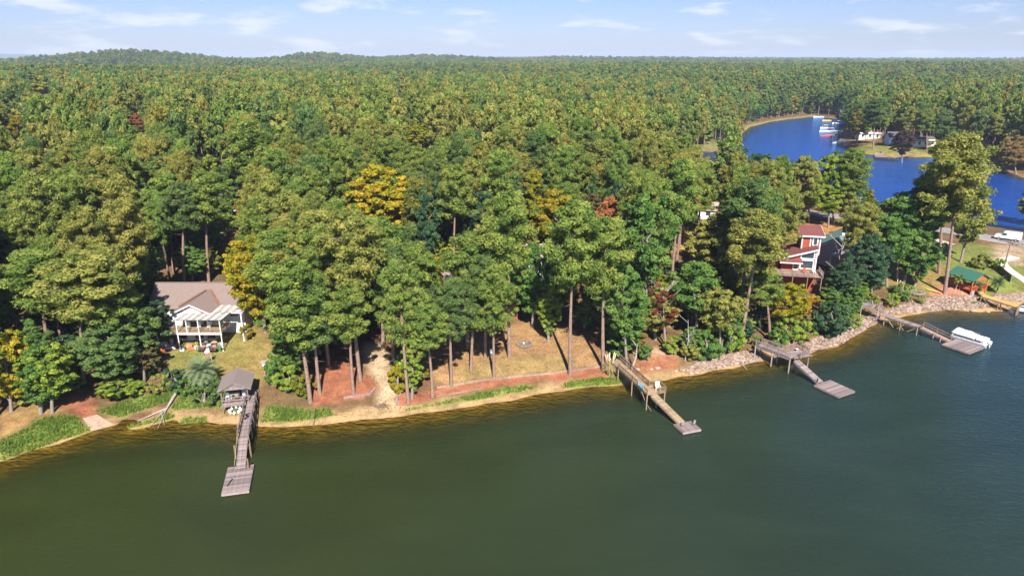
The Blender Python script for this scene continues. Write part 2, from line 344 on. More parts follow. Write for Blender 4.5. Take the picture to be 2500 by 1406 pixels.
def build_ground():
    nt = gm.node_tree; N = nt.nodes.new; L = nt.links.new; b = nt.nodes['Principled BSDF']; b.inputs['Roughness'].default_value = 0.95; b.inputs['Specular IOR Level'].default_value = 0.1
    at = N('ShaderNodeAttribute'); at.attribute_name = 'soil'; tc = N('ShaderNodeTexCoord')
    def nz(s, d, a, c):
        n = N('ShaderNodeTexNoise'); n.inputs['Scale'].default_value = s; n.inputs['Detail'].default_value = d; n.inputs['Roughness'].default_value = 0.7; L(tc.outputs['Object'], n.inputs['Vector'])
        m = N('ShaderNodeMapRange'); m.inputs['From Min'].default_value = 0.3; m.inputs['From Max'].default_value = 0.7; m.inputs['To Min'].default_value = a; m.inputs['To Max'].default_value = c; L(n.outputs['Fac'], m.inputs['Value']); return m, n
    a, an = nz(0.45, 6, 0.58, 1.42); c, cn = nz(5.0, 4, 0.62, 1.38)
    mu = N('ShaderNodeMath'); mu.operation = 'MULTIPLY'; L(a.outputs[0], mu.inputs[0]); L(c.outputs[0], mu.inputs[1])
    hs = N('ShaderNodeHueSaturation'); L(at.outputs['Color'], hs.inputs['Color']); L(mu.outputs[0], hs.inputs['Value'])
    h2, hn = nz(0.8, 3, 0.485, 0.515); L(h2.outputs[0], hs.inputs['Hue'])
    L(hs.outputs[0], b.inputs['Base Color'])
    bp = N('ShaderNodeBump'); bp.inputs['Strength'].default_value = 0.5; bp.inputs['Distance'].default_value = 0.12; L(cn.outputs['Fac'], bp.inputs['Height']); L(bp.outputs[0], b.inputs['Normal'])
build_ground(); me.materials.append(gm)
go = bpy.data.objects.new('ground', me); COL.objects.link(go); tag(go, 'rolling lakeside ground of lawn, pine straw and sand', 'ground', kind='structure')
# ------------------------------------------------------------------ lake: one sheet at z = 0 wherever the ground dips under it
keep = (GZ < 0.5); kf = keep[:-1, :-1] | keep[:-1, 1:] | keep[1:, 1:] | keep[1:, :-1]
kf &= (np.hypot(X, Y)[:-1, :-1] < 1500) | (Y[:-1, :-1] < 200)
f2 = fc.reshape(NY - 1, NX - 1, 4)[kf]; used, inv = np.unique(f2, return_inverse=True)
wv = np.stack([X.ravel()[used], Y.ravel()[used], np.zeros(len(used))], -1)
wm = bpy.data.meshes.new('lake'); fill(wm, wv, inv.reshape(-1, 4))
da = wm.attributes.new('depth', 'FLOAT', 'POINT'); da.data.foreach_set('value', (-GZ.ravel()[used]).astype(np.float32))
water = bpy.data.materials.new('lake_water'); water.use_nodes = True
def build_water():
    nt = water.node_tree; nt.nodes.clear(); N = nt.nodes.new; L = nt.links.new; out = N('ShaderNodeOutputMaterial')
    at = N('ShaderNodeAttribute'); at.attribute_name = 'depth'; tc = N('ShaderNodeTexCoord')
    def rng(v, a, b, c=0.0, d=1.0, sm=True):
        m = N('ShaderNodeMapRange'); m.inputs['From Min'].default_value = a; m.inputs['From Max'].default_value = b; m.inputs['To Min'].default_value = c; m.inputs['To Max'].default_value = d
        if sm: m.interpolation_type = 'SMOOTHSTEP'
        L(v, m.inputs['Value']); return m.outputs[0]
    def noise(sc, det, stretch=(1, 1, 1), dist=0.0, rot=0.0):
        mp = N('ShaderNodeMapping'); mp.inputs['Scale'].default_value = stretch; mp.inputs['Rotation'].default_value = (0, 0, rot); L(tc.outputs['Object'], mp.inputs[0])
        n = N('ShaderNodeTexNoise'); n.inputs['Scale'].default_value = sc; n.inputs['Detail'].default_value = det; n.inputs['Distortion'].default_value = dist; L(mp.outputs[0], n.inputs['Vector']); return n.outputs['Fac']
    pat = noise(0.05, 4, (1, 2.2, 1), 0.6)
    sx = N('ShaderNodeSeparateXYZ'); L(tc.outputs['Object'], sx.inputs[0])
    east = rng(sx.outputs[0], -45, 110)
    c1 = N('ShaderNodeMix'); c1.data_type = 'RGBA'; L(east, c1.inputs[0]); c1.inputs[6].default_value = (0.022, 0.030, 0.0080, 1); c1.inputs[7].default_value = (0.013, 0.029, 0.030, 1)  # bluer sky reflection towards the east painted into the body colour
    c3 = N('ShaderNodeMix'); c3.data_type = 'RGBA'; L(rng(sx.outputs[1], 140, 230), c3.inputs[0]); L(c1.outputs[2], c3.inputs[6]); c3.inputs[7].default_value = (0.010, 0.055, 0.26, 1)  # creek: reflected blue sky painted into the body colour
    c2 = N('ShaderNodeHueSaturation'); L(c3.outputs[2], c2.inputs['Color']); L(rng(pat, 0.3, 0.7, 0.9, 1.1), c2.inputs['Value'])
    body = N('ShaderNodeBsdfDiffuse'); L(c2.outputs[0], body.inputs[0])
    tr = N('ShaderNodeBsdfTransparent'); tr.inputs[0].default_value = (0.86, 0.80, 0.42, 1)
    murk = N('ShaderNodeMixShader'); L(rng(at.outputs['Fac'], 0.0, 2.1, 0.04, 1.0), murk.inputs[0]); L(tr.outputs[0], murk.inputs[1]); L(body.outputs[0], murk.inputs[2])
    gl = N('ShaderNodeBsdfGlossy'); gl.inputs['Roughness'].default_value = 0.10; g1 = N('ShaderNodeMix'); g1.data_type = 'RGBA'; L(east, g1.inputs[0]); g1.inputs[6].default_value = (0.56, 0.66, 0.60, 1); g1.inputs[7].default_value = (0.52, 0.76, 1.0, 1)  # gloss tinted bluer eastward, painting in a bluer sky reflection
    g2 = N('ShaderNodeMix'); g2.data_type = 'RGBA'; L(rng(sx.outputs[1], 140, 230), g2.inputs[0]); L(g1.outputs[2], g2.inputs[6]); g2.inputs[7].default_value = (0.36, 0.63, 1.0, 1); L(g2.outputs[2], gl.inputs[0])  # creek gloss tinted blue as well, a painted sky reflection
    rip = noise(1.1, 4, (1, 1.7, 1), 0.4, 0.35); swell = noise(0.22, 3, (1, 2.6, 1), 0.8, 0.5)
    b1 = N('ShaderNodeBump'); b1.inputs['Strength'].default_value = 0.6; b1.inputs['Distance'].default_value = 0.22; L(rip, b1.inputs['Height'])
    b2 = N('ShaderNodeBump'); b2.inputs['Strength'].default_value = 0.25; b2.inputs['Distance'].default_value = 0.35; L(swell, b2.inputs['Height']); L(b1.outputs[0], b2.inputs['Normal'])
    L(b2.outputs[0], gl.inputs['Normal'])
    fr = N('ShaderNodeFresnel'); fr.inputs['IOR'].default_value = 1.33; L(b2.outputs[0], fr.inputs['Normal'])
    fin = N('ShaderNodeMixShader'); L(fr.outputs[0], fin.inputs[0]); L(murk.outputs[0], fin.inputs[1]); L(gl.outputs[0], fin.inputs[2]); L(fin.outputs[0], out.inputs[0])
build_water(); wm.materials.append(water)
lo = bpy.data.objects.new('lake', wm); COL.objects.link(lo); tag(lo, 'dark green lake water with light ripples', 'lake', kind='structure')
# ------------------------------------------------------------------ trees
def leaves(centers, radii, counts, length, width, jit, rng, up=0.25, flat=False):
    """Diamond leaf sprays over a set of ellipsoid clumps -> verts (n*4,3), vary (n*4)"""
    c = np.repeat(np.array(centers), counts, 0); r = np.repeat(np.array(radii), counts, 0); n = len(c)
    cv = np.repeat(rng.uniform(0.15, 0.85, len(centers)), counts)
    d = rng.normal(size=(n, 3)); d[:, 2] += up; d /= np.linalg.norm(d, axis=1)[:, None]
    p = c + d * r * rng.uniform(0.45, 1.05, (n, 1))
    nr = d + rng.normal(size=(n, 3)) * jit; nr[:, 2] += 0.15; nr /= np.linalg.norm(nr, axis=1)[:, None]
    t = np.cross(nr, rng.normal(size=(n, 3))); t /= np.linalg.norm(t, axis=1)[:, None] + 1e-9
    b = np.cross(nr, t); s = rng.uniform(0.65, 1.4, (n, 1)); L = t * length * s * 0.5; Wd = b * width * s * 0.5
    v = np.stack([p - L, p - Wd, p + L, p + Wd], 1).reshape(-1, 3)
    va = np.clip(cv + rng.normal(size=n) * 0.18, 0, 1)
    return v, np.repeat(va, 4)
def crown_mesh(name, v, va, material, extra=None):
    me = bpy.data.meshes.new(name); n = len(v) // 4; f = np.arange(n * 4).reshape(n, 4)
    if extra is not None:                                     # trunk in the same mesh (far trees)
        ev, ef = extra; f = np.concatenate([f, np.array(ef) + len(v)]); v = np.concatenate([v, np.array(ev)]); va = np.concatenate([va, np.full(len(ev), 0.5)])
    fill(me, v, f); a = me.attributes.new('vary', 'FLOAT', 'POINT'); a.data.foreach_set('value', va.astype(np.float32))
    me.materials.append(material)
    if extra is not None:
        me.materials.append(M_BARKP); mi = np.zeros(len(f), np.int32); mi[n:] = 1; me.polygons.foreach_set('material_index', mi)
    return me
def trunk_curve(H, rng, sway=0.25, n=9):
    ph = rng.uniform(0, 6.28, 2); return [Vector((sway * math.sin(ph[0] + 3 * k / n) * k / n, sway * math.sin(ph[1] + 2.5 * k / n) * k / n, H * k / (n - 1))) for k in range(n)]
def pine(seed, H=24.0, bare=0.52, nb=36, per=125, far=False, L0=3.9, ls=(0.62, 0.24)):
    rng = np.random.default_rng(seed); mb = MB(); tp = trunk_curve(H, rng, 0.5)
    mb.tube([tp[0] - Vector((0, 0, 0.6))] + tp, [0.36] + [0.31 * (1 - 0.82 * k / 8) for k in range(9)], 5 if far else 8, False)
    cs, rs = [], []
    for k in range(nb):
        t = (k + rng.uniform(0, 1)) / nb; z = H * (bare + (0.985 - bare) * t); a = k * 2.4 + rng.uniform(-0.5, 0.5)
        ln = L0 * (0.45 + 0.75 * math.sin(math.pi * min(1, 0.18 + 0.72 * t ** 0.9)) ** 0.9) * rng.uniform(0.65, 1.12) * (1.0 if t < 0.72 else 1 - 1.9 * (t - 0.72))
        ln = max(ln, 0.5); q = tp[min(8, int(z / H * 8))]; b0 = Vector((q.x, q.y, z - 0.16 * ln)); e = b0 + Vector((math.cos(a) * ln, math.sin(a) * ln, ln * rng.uniform(0.05, 0.75)))
        if not far: mb.tube([b0, b0.lerp(e, 0.5) + Vector((0, 0, 0.1)), e], [0.085, 0.055, 0.02], 4, False)
        for u in ((0.55, 1.0) if far else (0.34, 0.58, 0.8, 1.0)):
            c = b0.lerp(e, u) + Vector(rng.normal(size=3) * 0.42); s = rng.uniform(0.5, 0.98) * (0.85 if u < 0.5 else 1.0) * (1.5 if far else 1.0)
            cs.append(tuple(c)); rs.append((s * 1.05, s * 1.05, s * 0.9))
    for k in range(4):
        cs.append((tp[-1].x + rng.normal() * 0.4, tp[-1].y + rng.normal() * 0.4, H - 0.35 * k)); rs.append((0.75, 0.75, 0.8))
    if not far:
        for k in range(5):                                    # dead stubs on the bare bole
            z = H * rng.uniform(0.28, bare); a = rng.uniform(0, 6.28); mb.tube([(0, 0, z), (math.cos(a) * 1.3, math.sin(a) * 1.3, z + rng.uniform(-0.2, 0.4))], [0.04, 0.012], 4, False)
    v, va = leaves(cs, rs, per, ls[0], ls[1], 0.55, rng)
    return mb, v, va, 2 * L0
def hardwood(seed, H=18.0, Wd=8.0, base=0.28, nc=85, per=120, far=False, ls=(0.50, 0.34), gap=0.12):
    rng = np.random.default_rng(seed); mb = MB(); tp = trunk_curve(H * 0.8, rng, 0.6)
    mb.tube([tp[0] - Vector((0, 0, 0.6))] + tp, [0.34] + [0.28 * (1 - 0.8 * k / 8) for k in range(9)], 5 if far else 8, False)
    cs, rs = [], []; zc = H * (base + 1) / 2; hz = H * (1 - base) / 2
    lob = [(rng.uniform(0, 6.28), rng.uniform(-0.7, 0.9), rng.uniform(0.75, 1.15)) for _ in range(8)]
    while len(cs) < nc:
        d = rng.normal(size=3); d /= np.linalg.norm(d); r = rng.uniform(0.30, 1.0) ** 0.55
        f = max(q[2] * (1 if (abs((math.atan2(d[1], d[0]) - q[0] + math.pi) % (2 * math.pi) - math.pi) < 0.75 and abs(d[2] - q[1]) < 0.6) else 0.72) for q in lob)
        wd = Wd / 2 * (1.0 - 0.22 * max(0, -d[2])) * f
        if rng.uniform() < gap: continue
        c = np.array([d[0] * wd * r, d[1] * wd * r, zc + d[2] * hz * r * (0.85 + 0.15 * f)])
        s = rng.uniform(0.5, 1.15) * Wd / 8 * (1.35 if far else 0.74); cs.append(tuple(c)); rs.append((s, s, s * 0.78))
        if not far and len(cs) % 6 == 0:
            z0 = max(H * base * 0.7, c[2] - 2.5); q = tp[min(8, int(z0 / (H * 0.8) * 8))]
            mb.tube([(q.x, q.y, z0), tuple((np.array((q.x, q.y, z0)) + c) / 2 + np.array((0, 0, 0.3))), tuple(c)], [0.10, 0.06, 0.015], 4, False)
    v, va = leaves(cs, rs, per, ls[0], ls[1], 0.6, rng)
    return mb, v, va, Wd
PROTO = {}
def reg(key, gen, H, bark):
    mb, v, va, wd = gen; tm = mb.mesh('trunk', bark)
    for p in tm.polygons: p.use_smooth = True
    PROTO.setdefault(key, []).append((tm, crown_mesh('crown', v, va, M_LEAF), H, wd))
for s in range(6): reg('pine', pine(11 + s, 24, (0.50, 0.56, 0.44, 0.60, 0.5, 0.47)[s], (50, 42, 56, 40, 48, 46)[s], 140, ls=(0.42, 0.16), L0=(2.9, 2.6, 3.2, 2.7, 3.4, 2.5)[s]), 24, M_BARKP)
for s in range(6): reg('leaf', hardwood(31 + s, 18, 8.4, (0.22, 0.3, 0.16, 0.26, 0.2, 0.34)[s], (180, 150, 200, 160, 190, 140)[s], 115, ls=(0.37, 0.25)), 18, M_BARKH)
for s in range(3): reg('bush', hardwood(51 + s, 3.2, 4.0, 0.02, 40, 190, ls=(0.26, 0.17), gap=0.05), 3.2, M_BARKH)
for s in range(2): reg('sparse', hardwood(61 + s, 14, 6.5, 0.25, 34, 70, ls=(0.36, 0.24), gap=0.3), 14, M_BARKH)
for s in range(4): reg('slim', hardwood(71 + s, 16, 5.6, 0.08, 130, 110, ls=(0.5, 0.2)), 16, M_BARKH)
NAMES = {'pine': 'pine_tree', 'leaf': 'broadleaf_tree', 'bush': 'shrub', 'sparse': 'sparse_tree', 'slim': 'slender_tree'}
CATS = {'pine': 'pine tree', 'leaf': 'tree', 'bush': 'shrub', 'sparse': 'tree', 'slim': 'tree'}
PIN = (0.186, 0.253, 0.056); PINO = (0.257, 0.273, 0.066); PIND = (0.124, 0.191, 0.059); GRN = (0.124, 0.221, 0.051); DRK = (0.061, 0.119, 0.056); LIM = (0.243, 0.322, 0.052)
YEL = (0.40, 0.345, 0.030); GOLD = (0.31, 0.265, 0.024); ORG = (0.42, 0.17, 0.022); RUST = (0.34, 0.15, 0.045); PNK = (0.42, 0.19, 0.075); BRN = (0.16, 0.12, 0.05)
TREES = []
def grow(kind, loc, Ht, Wd, tint, label, lean=(0.0, 0.0), group=None, var=None, jitter=0.10):
    k = random.randrange(len(PROTO[kind])) if var is None else var % len(PROTO[kind]); tm, cm, h0, w0 = PROTO[kind][k]
    r = empty(NAMES[kind], loc, label, CATS[kind], group)
    from mathutils import Quaternion
    q = Quaternion((0, 1, 0), lean[0]) @ Quaternion((1, 0, 0), -lean[1]) @ Quaternion((0, 0, 1), random.uniform(0, 6.28))
    r.rotation_euler = q.to_euler(); sx = Wd / w0; r.scale = (sx, sx, Ht / h0)
    t = bpy.data.objects.new('trunk', tm); COL.objects.link(t); t.parent = r
    if sx > 1.15 or sx < 0.8: t.scale = ((1 / sx) ** 0.6,) * 2 + (1,)
    c = bpy.data.objects.new('crown', cm); COL.objects.link(c); c.parent = r
    j = 1 + random.uniform(-jitter, jitter); c.color = (tint[0] * j * (1 + random.uniform(-jitter, jitter)), tint[1] * j, tint[2] * j, 1)
    TREES.append((loc[0], loc[1], Wd)); return r
def grow_px(kind, base, top, wpx, tint, label, group=None, var=None):
    B = Pg(*base); T = at_y(top[0], top[1], B.y); hgt = T.z - B.z; dep = proj(B.x, B.y, B.z + hgt * 0.6)[2]
    return grow(kind, B, hgt, wpx * dep / F * (0.74 if kind == 'pine' else 0.92), tint, label, (math.atan2(T.x - B.x, hgt), 0.0), group, var, 0.04)
EXPL = [
 ('leaf', (28,1004), (20,800), 125, YEL, 'yellow broadleaf tree at the left edge above the grassy bank'),
 ('slim', (100,1009), (85,815), 115, GRN, 'green tree with thin trunk left of the red straw lane'),
 ('leaf', (128,1007), (120,835), 125, LIM, 'light green tree with dark trunk nearest the red straw lane'),
 ('leaf', (268,962), (258,790), 165, PIND, 'wide dark green tree overhanging the end of the straw lane'),
 ('pine', (205,935), (190,620), 190, PINO, 'olive gold pine filling the wood left of the white house'),
 ('pine', (285,915), (262,690), 170, PIN, 'green pine between the olive pine and the white house'),
 ('pine', (120,905), (95,610), 165, PIN, 'broad green pine inland of the yellow left-edge tree'),
 ('leaf', (335,900), (335,735), 130, PIND, 'round green tree close in front of the white house corner'),
 ('sparse', (352,935), (345,850), 105, BRN, 'thin half-bare brown tree at the lawn corner by the palm'),
 ('leaf', (385,850), (378,735), 78, DRK, 'dark shade tree against the left wall of the white house'),
 ('pine', (75,697), (30,405), 120, PIN, 'tall pine leaning left beside the small far-left lawn'),
 ('pine', (165,720), (150,470), 150, PINO, 'golden olive pine behind the far-left lawn'),
 ('leaf', (340,745), (335,590), 130, GRN, 'green tree behind the left end of the brown roof'),
 ('pine', (425,668), (405,430), 120, PIN, 'pine with long bare trunk left behind the brown roof'),
 ('pine', (451,702), (440,450), 105, PIND, 'pine with long bare trunk centred behind the brown roof'),
 ('pine', (510,690), (495,420), 110, PIN, 'pine with bare trunk right behind the brick chimney'),
 ('leaf', (470,690), (470,600), 90, GRN, 'rounded green understory tree behind the brown roof'),
 ('leaf', (648,812), (612,568), 150, GOLD, 'golden yellow tree hiding the right end of the white house'),
 ('leaf', (602,770), (588,600), 95, YEL, 'bright yellow tree touching the brown roof'),
 ('pine', (632,573), (605,300), 140, PIN, 'tall pine with long pale trunk standing above the yellow tree'),
 ('pine', (758,982), (716,640), 150, PIN, 'front pine at the left edge of the orange mulch bed'),
 ('pine', (781,962), (748,690), 115, PIND, 'second pine just right of the front-left mulch bed pine'),
 ('pine', (803,893), (770,560), 145, PIN, 'pine with slanting trunk behind the left mulch bed'),
 ('pine', (863,960), (842,700), 110, PIN, 'pine rooted in the middle of the left mulch bed'),
 ('pine', (880,929), (838,520), 150, PINO, 'tallest pine of the left mulch bed with long bare trunk'),
 ('pine', (690,862), (672,570), 150, PIN, 'olive pine right of the golden tree by the left lawn'),
 ('leaf', (720,905), (712,790), 110, GRN, 'leafy low tree behind the hedge beside the left lawn'),
 ('pine', (820,840), (800,520), 170, PINO, 'broad pine inland of the left mulch bed'),
 ('pine', (935,850), (925,540), 140, PIN, 'pine behind the head of the sandy path'),
 ('leaf', (925,800), (925,690), 110, DRK, 'dark tree shading the head of the sandy path'),
 ('leaf', (932,655), (918,402), 185, YEL, 'large bright yellow tree rising in the middle of the wood'),
 ('pine', (997,984), (966,640), 125, PIN, 'front pine with slim trunk right of the sandy path'),
 ('slim', (1006,972), (1006,800), 72, LIM, 'yellow-green young tree beside the slim pine right of the path'),
 ('bush', (975,960), (972,888), 80, GOLD, 'yellowing shrub at the path side of the right mulch bed'),
 ('pine', (1056,968), (1040,740), 105, PIN, 'short pine at the lower edge of the right mulch bed'),
 ('pine', (1102,943), (1098,690), 120, PIND, 'pine at the upper edge of the right mulch bed'),
 ('pine', (1018,862), (1008,600), 135, PIN, 'pine screening the left balcony of the hidden house'),
 ('pine', (1142,850), (1136,575), 130, PIN, 'pine screening the right gable of the hidden house'),
 ('pine', (1150,905), (1150,700), 95, PIND, 'young pine on the lawn left of the straight pine'),
 ('pine', (960,880), (955,610), 120, PIND, 'dark pine right of the head of the sandy path'),
 ('pine', (1206,922), (1204,650), 115, PIN, 'pine with straight bare trunk at the lawn edge'),
 ('pine', (1185,874), (1188,620), 110, PIND, 'pine standing on the tan lawn behind the straight one'),
 ('pine', (1244,871), (1236,478), 125, PIN, 'tall pine left of the stone fire ring'),
 ('slim', (1339,832), (1338,690), 70, LIM, 'young pale green tree right of the stone fire ring'),
 ('leaf', (1300,800), (1310,590), 135, GRN, 'vivid green tree behind the stone fire ring'),
 ('pine', (1392,914), (1398,500), 135, PIN, 'tall pine at the right end of the retaining edge'),
 ('pine', (1473,905), (1470,540), 140, PIN, 'tall pine beside the pampas grass at the middle dock'),
 ('leaf', (1530,900), (1520,640), 140, GRN, 'bushy green tree at the landward end of the middle dock'),
 ('slim', (1505,880), (1560,720), 100, GRN, 'slender green tree leaning over the middle dock path'),
 ('leaf', (1365,660), (1358,462), 130, GOLD, 'golden orange tree left of the pink-orange one mid-wood'),
 ('leaf', (1487,650), (1487,478), 95, PNK, 'pink-orange tree in the middle of the wood'),
 ('leaf', (1310,560), (1303,412), 66, (0.30, 0.29, 0.02), 'small yellow-green tree above the golden orange one'),
 ('leaf', (1580,780), (1580,470), 150, GRN, 'large bright green tree left of the red house wood'),
 ('leaf', (1600,830), (1590,720), 120, PINO, 'yellowing tree on the bank right of the middle dock'),
 ('sparse', (1625,850), (1620,690), 95, (0.20, 0.06, 0.035), 'nearly leafless dark red tree on the wooded bank'),
 ('leaf', (1700,830), (1700,640), 150, GRN, 'deep green tree on the bank between two docks'),
 ('leaf', (1760,860), (1756,700), 130, PINO, 'olive tree at the water left of the leaning pine'),
 ('bush', (1722,880), (1722,808), 95, GRN, 'green bush on the stony shore left of the leaning pine'),
 ('bush', (1790,858), (1785,795), 85, LIM, 'light green bush beside the foot of the leaning pine'),
 ('pine', (1808,838), (1862,520), 160, PINO, 'large pine with a thick trunk leaning right over the bank'),
 ('pine', (1880,834), (1870,660), 95, PIN, 'small pine behind the third dock walkway'),
 ('leaf', (1930,825), (1925,690), 120, (0.28, 0.27, 0.02), 'yellow-green tree below the red house deck'),
 ('bush', (1978,760), (1970,722), 70, ORG, 'orange shrub below the red house deck'),
 ('bush', (2028,822), (2028,742), 110, DRK, 'big dark green bush above the curved stony shore'),
 ('bush', (1925,838), (1915,770), 95, LIM, 'lime green bush at the bend of the third dock'),
 ('leaf', (1760,720), (1752,520), 150, PINO, 'olive tree left of the red house'),
 ('pine', (1830,700), (1828,510), 120, PIN, 'pine just left of the red house roof'),
 ('leaf', (2128,738), (2130,570), 118, DRK, 'large dark green oak right of the red house'),
 ('leaf', (2062,745), (2062,640), 95, DRK, 'dark green tree under the bleached dead branches'),
 ('leaf', (2165,700), (2168,520), 125, GRN, 'green oak over the right lawn behind the old dock'),
 ('leaf', (2190,684), (2215,470), 150, GRN, 'oak with pale leaning trunk on the right lawn'),
 ('slim', (2208,688), (2232,500), 100, GRN, 'oak with thin pale trunk second on the right lawn'),
 ('slim', (2233,698), (2268,520), 110, GRN, 'oak with tall thin trunk third on the right lawn'),
 ('pine', (2306,717), (2352,335), 165, PINO, 'huge pine towering over the green-roofed pavilion'),
 ('pine', (2292,668), (2318,380), 140, PIN, 'second big pine just behind the pavilion pine'),
 ('pine', (2262,660), (2280,440), 120, PIN, 'third pine in the shade left of the pavilion'),
 ('leaf', (2345,640), (2392,470), 110, PINO, 'olive tree right behind the pavilion pine'),
 ('leaf', (1858,512), (1855,368), 95, DRK, 'dark rounded oak against the blue creek'),
 ('leaf', (1925,528), (1922,388), 70, BRN, 'brownish olive tree right of the dark oak at the creek'),
 ('leaf', (1975,545), (1968,378), 85, PINO, 'olive tree between two creekside greens'),
 ('leaf', (2035,548), (2030,368), 90, LIM, 'light green tree left of the pine by the road'),
 ('pine', (2078,556), (2090,366), 80, PIN, 'pine by the road against the blue creek'),
 ('leaf', (2022,556), (2020,450), 80, LIM, 'bright green low tree on the orange lawn'),
 ('sparse', (1778,470), (1780,355), 90, PIN, 'airy tree at the dark arm of the creek'),
 ('slim', (1740,490), (1736,400), 80, GRN, 'green tree by the dock shed at the creek arm'),
 ('leaf', (1670,490), (1665,370), 100, GRN, 'green tree left of the creek arm'),
 ('leaf', (2535,552), (2530,455), 80, PINO, 'olive tree at the right edge by the white van'),
 ('leaf', (2480,425), (2470,330), 90, (0.25, 0.18, 0.06), 'tan tree at the sandy point across the creek'),
 ('leaf', (2202,398), (2205,318), 60, (0.085, 0.05, 0.045), 'purple-brown tree between white houses across the creek'),
 ('leaf', (2092,350), (2095,272), 52, (0.23, 0.21, 0.045), 'pale yellow willow across the creek by the docks'),
 ('pine', (2132,362), (2140,240), 70, PIND, 'dark pine beside the pale willow across the creek'),
 ('pine', (2156,352), (2158,252), 42, PIN, 'slim pine left of the pale blue house across the creek'),
 ('pine', (2226,366), (2228,262), 44, PINO, 'slim pine in front of the cream house across the creek'),
 ('pine', (2262,374), (2262,266), 42, PIN, 'slim pine at the landward end of the long trestle dock'),
 ('pine', (2300,378), (2302,272), 50, PIND, 'dark pine right of the long trestle dock'),
 ('pine', (2248,346), (2250,250), 46, PIND, 'dark pine behind the cream house across the creek'),
 ('pine', (2100,338), (2104,246), 46, PIN, 'green pine behind the white lake house across the creek'),
 ('pine', (2398,372), (2404,262), 50, PIN, 'tall pine with pale trunk at the pale far-right house'),
 ('pine', (2425,378), (2432,280), 46, PINO, 'second pale-trunked pine at the far-right houses'),
 ('leaf', (2330,385), (2330,315), 60, GRN, 'green tree on the far bank right of the trestle dock'),
 ('leaf', (2070,318), (2075,262), 46, GRN, 'green tree above the creek boats'),
 ('leaf', (40,380), (38,278), 70, GOLD, 'golden orange tree at the far left of the wood'),
 ('leaf', (337,352), (335,277), 62, RUST, 'rust red tree in the left part of the wood'),
 ('leaf', (103,262), (102,182), 72, (0.36, 0.34, 0.02), 'bright yellow tree in the distant left wood'),
 ('leaf', (1018,385), (1015,300), 80, (0.27, 0.29, 0.02), 'yellow-green tree deep in the middle wood'),
 ('leaf', (980,245), (978,208), 22, YEL, 'small bright yellow tree far in the middle wood'),
 ('leaf', (1545,222), (1543,203), 17, ORG, 'tiny orange tree far in the wood above the creek'),
 ('leaf', (1350,225), (1349,206), 18, YEL, 'tiny yellow tree far in the wood'),
]
def explicit_trees():
    for e in EXPL: grow_px(e[0], e[1], e[2], e[3], e[4], e[5])
explicit_trees()
# shrubs by name of what they stand beside
SHRUBS = [((700,955),90,62,LIM,'yellow-green hedge bush between the lawn and the front-left pine'),((665,940),70,60,GRN,'bright green hedge bush beside the first dock'),((740,968),70,60,(0.17,0.19,0.02),'yellowing hedge bush at the foot of the front-left pine'),((690,905),80,70,GRN,'tall hedge bush at the lawn side'),
 ((425,950),75,50,DRK,'dark green bush left of the palm'),((500,985),80,45,PIND,'blue-green low shrub in front of the palm'),((330,965),70,35,LIM,'yellow-green low bush by the fallen trunk'),((455,965),60,40,GRN,'green bush under the palm fronds left'),((530,960),50,40,PIND,'green bush between palm and pavilion'),
 ((390,960),70,45,PINO,'olive bush on the bank behind the fallen trunk'),((640,790),60,55,LIM,'lime bush at the lawn corner under the golden tree'),((600,830),45,40,(0.3,0.24,0.03),'yellow flowering bush at the right wall of the white house'),((990,920),80,60,GRN,'green shrub beside the sandy path'),((1010,940),70,50,(0.22,0.2,0.02),'yellowing shrub under the slim pine'),
 ((1575,880),50,40,GRN,'green bush at the bank right of the dock stairs'),((1690,878),70,50,PINO,'olive bush on the stony shore'),((1750,878),60,45,GRN,'green bush by the bare stake on the shore'),((1850,850),45,30,GRN,'small bush at the start of the third dock'),((1900,850),60,50,GRN,'green bush on the slope behind the third dock'),((1960,838),70,55,LIM,'yellow-green bush on the stony slope'),
 ((2205,735),55,42,GRN,'green bush on the slope above the old dock'),((2180,748),45,30,LIM,'low bush beside the old dock steps'),((2385,718),28,26,DRK,'small round dark shrub at the pavilion steps'),((2248,742),26,20,PINO,'round grassy tuft in the rock slope'),((2440,660),40,30,LIM,'bright lime shrub at the utility pole'),((2395,655),55,34,PINO,'olive shrub behind the pavilion roof'),((2120,752),60,40,PINO,'dry olive shrub at the old dock platform'),((2085,800),60,30,LIM,'low bright ground bush at the curved shore'),((1860,800),60,60,DRK,'dark bush behind the third dock slope'),((1640,865),60,45,LIM,'lime bush on the red bank'),((50,985),90,40,PINO,'olive brush on the left bank'),((180,950),60,40,GRN,'green brush at the head of the straw lane')]
for (b, wpx, hpx, t, lab) in SHRUBS:
    grow_px('bush', b, (b[0], b[1] - hpx), wpx, t, lab)
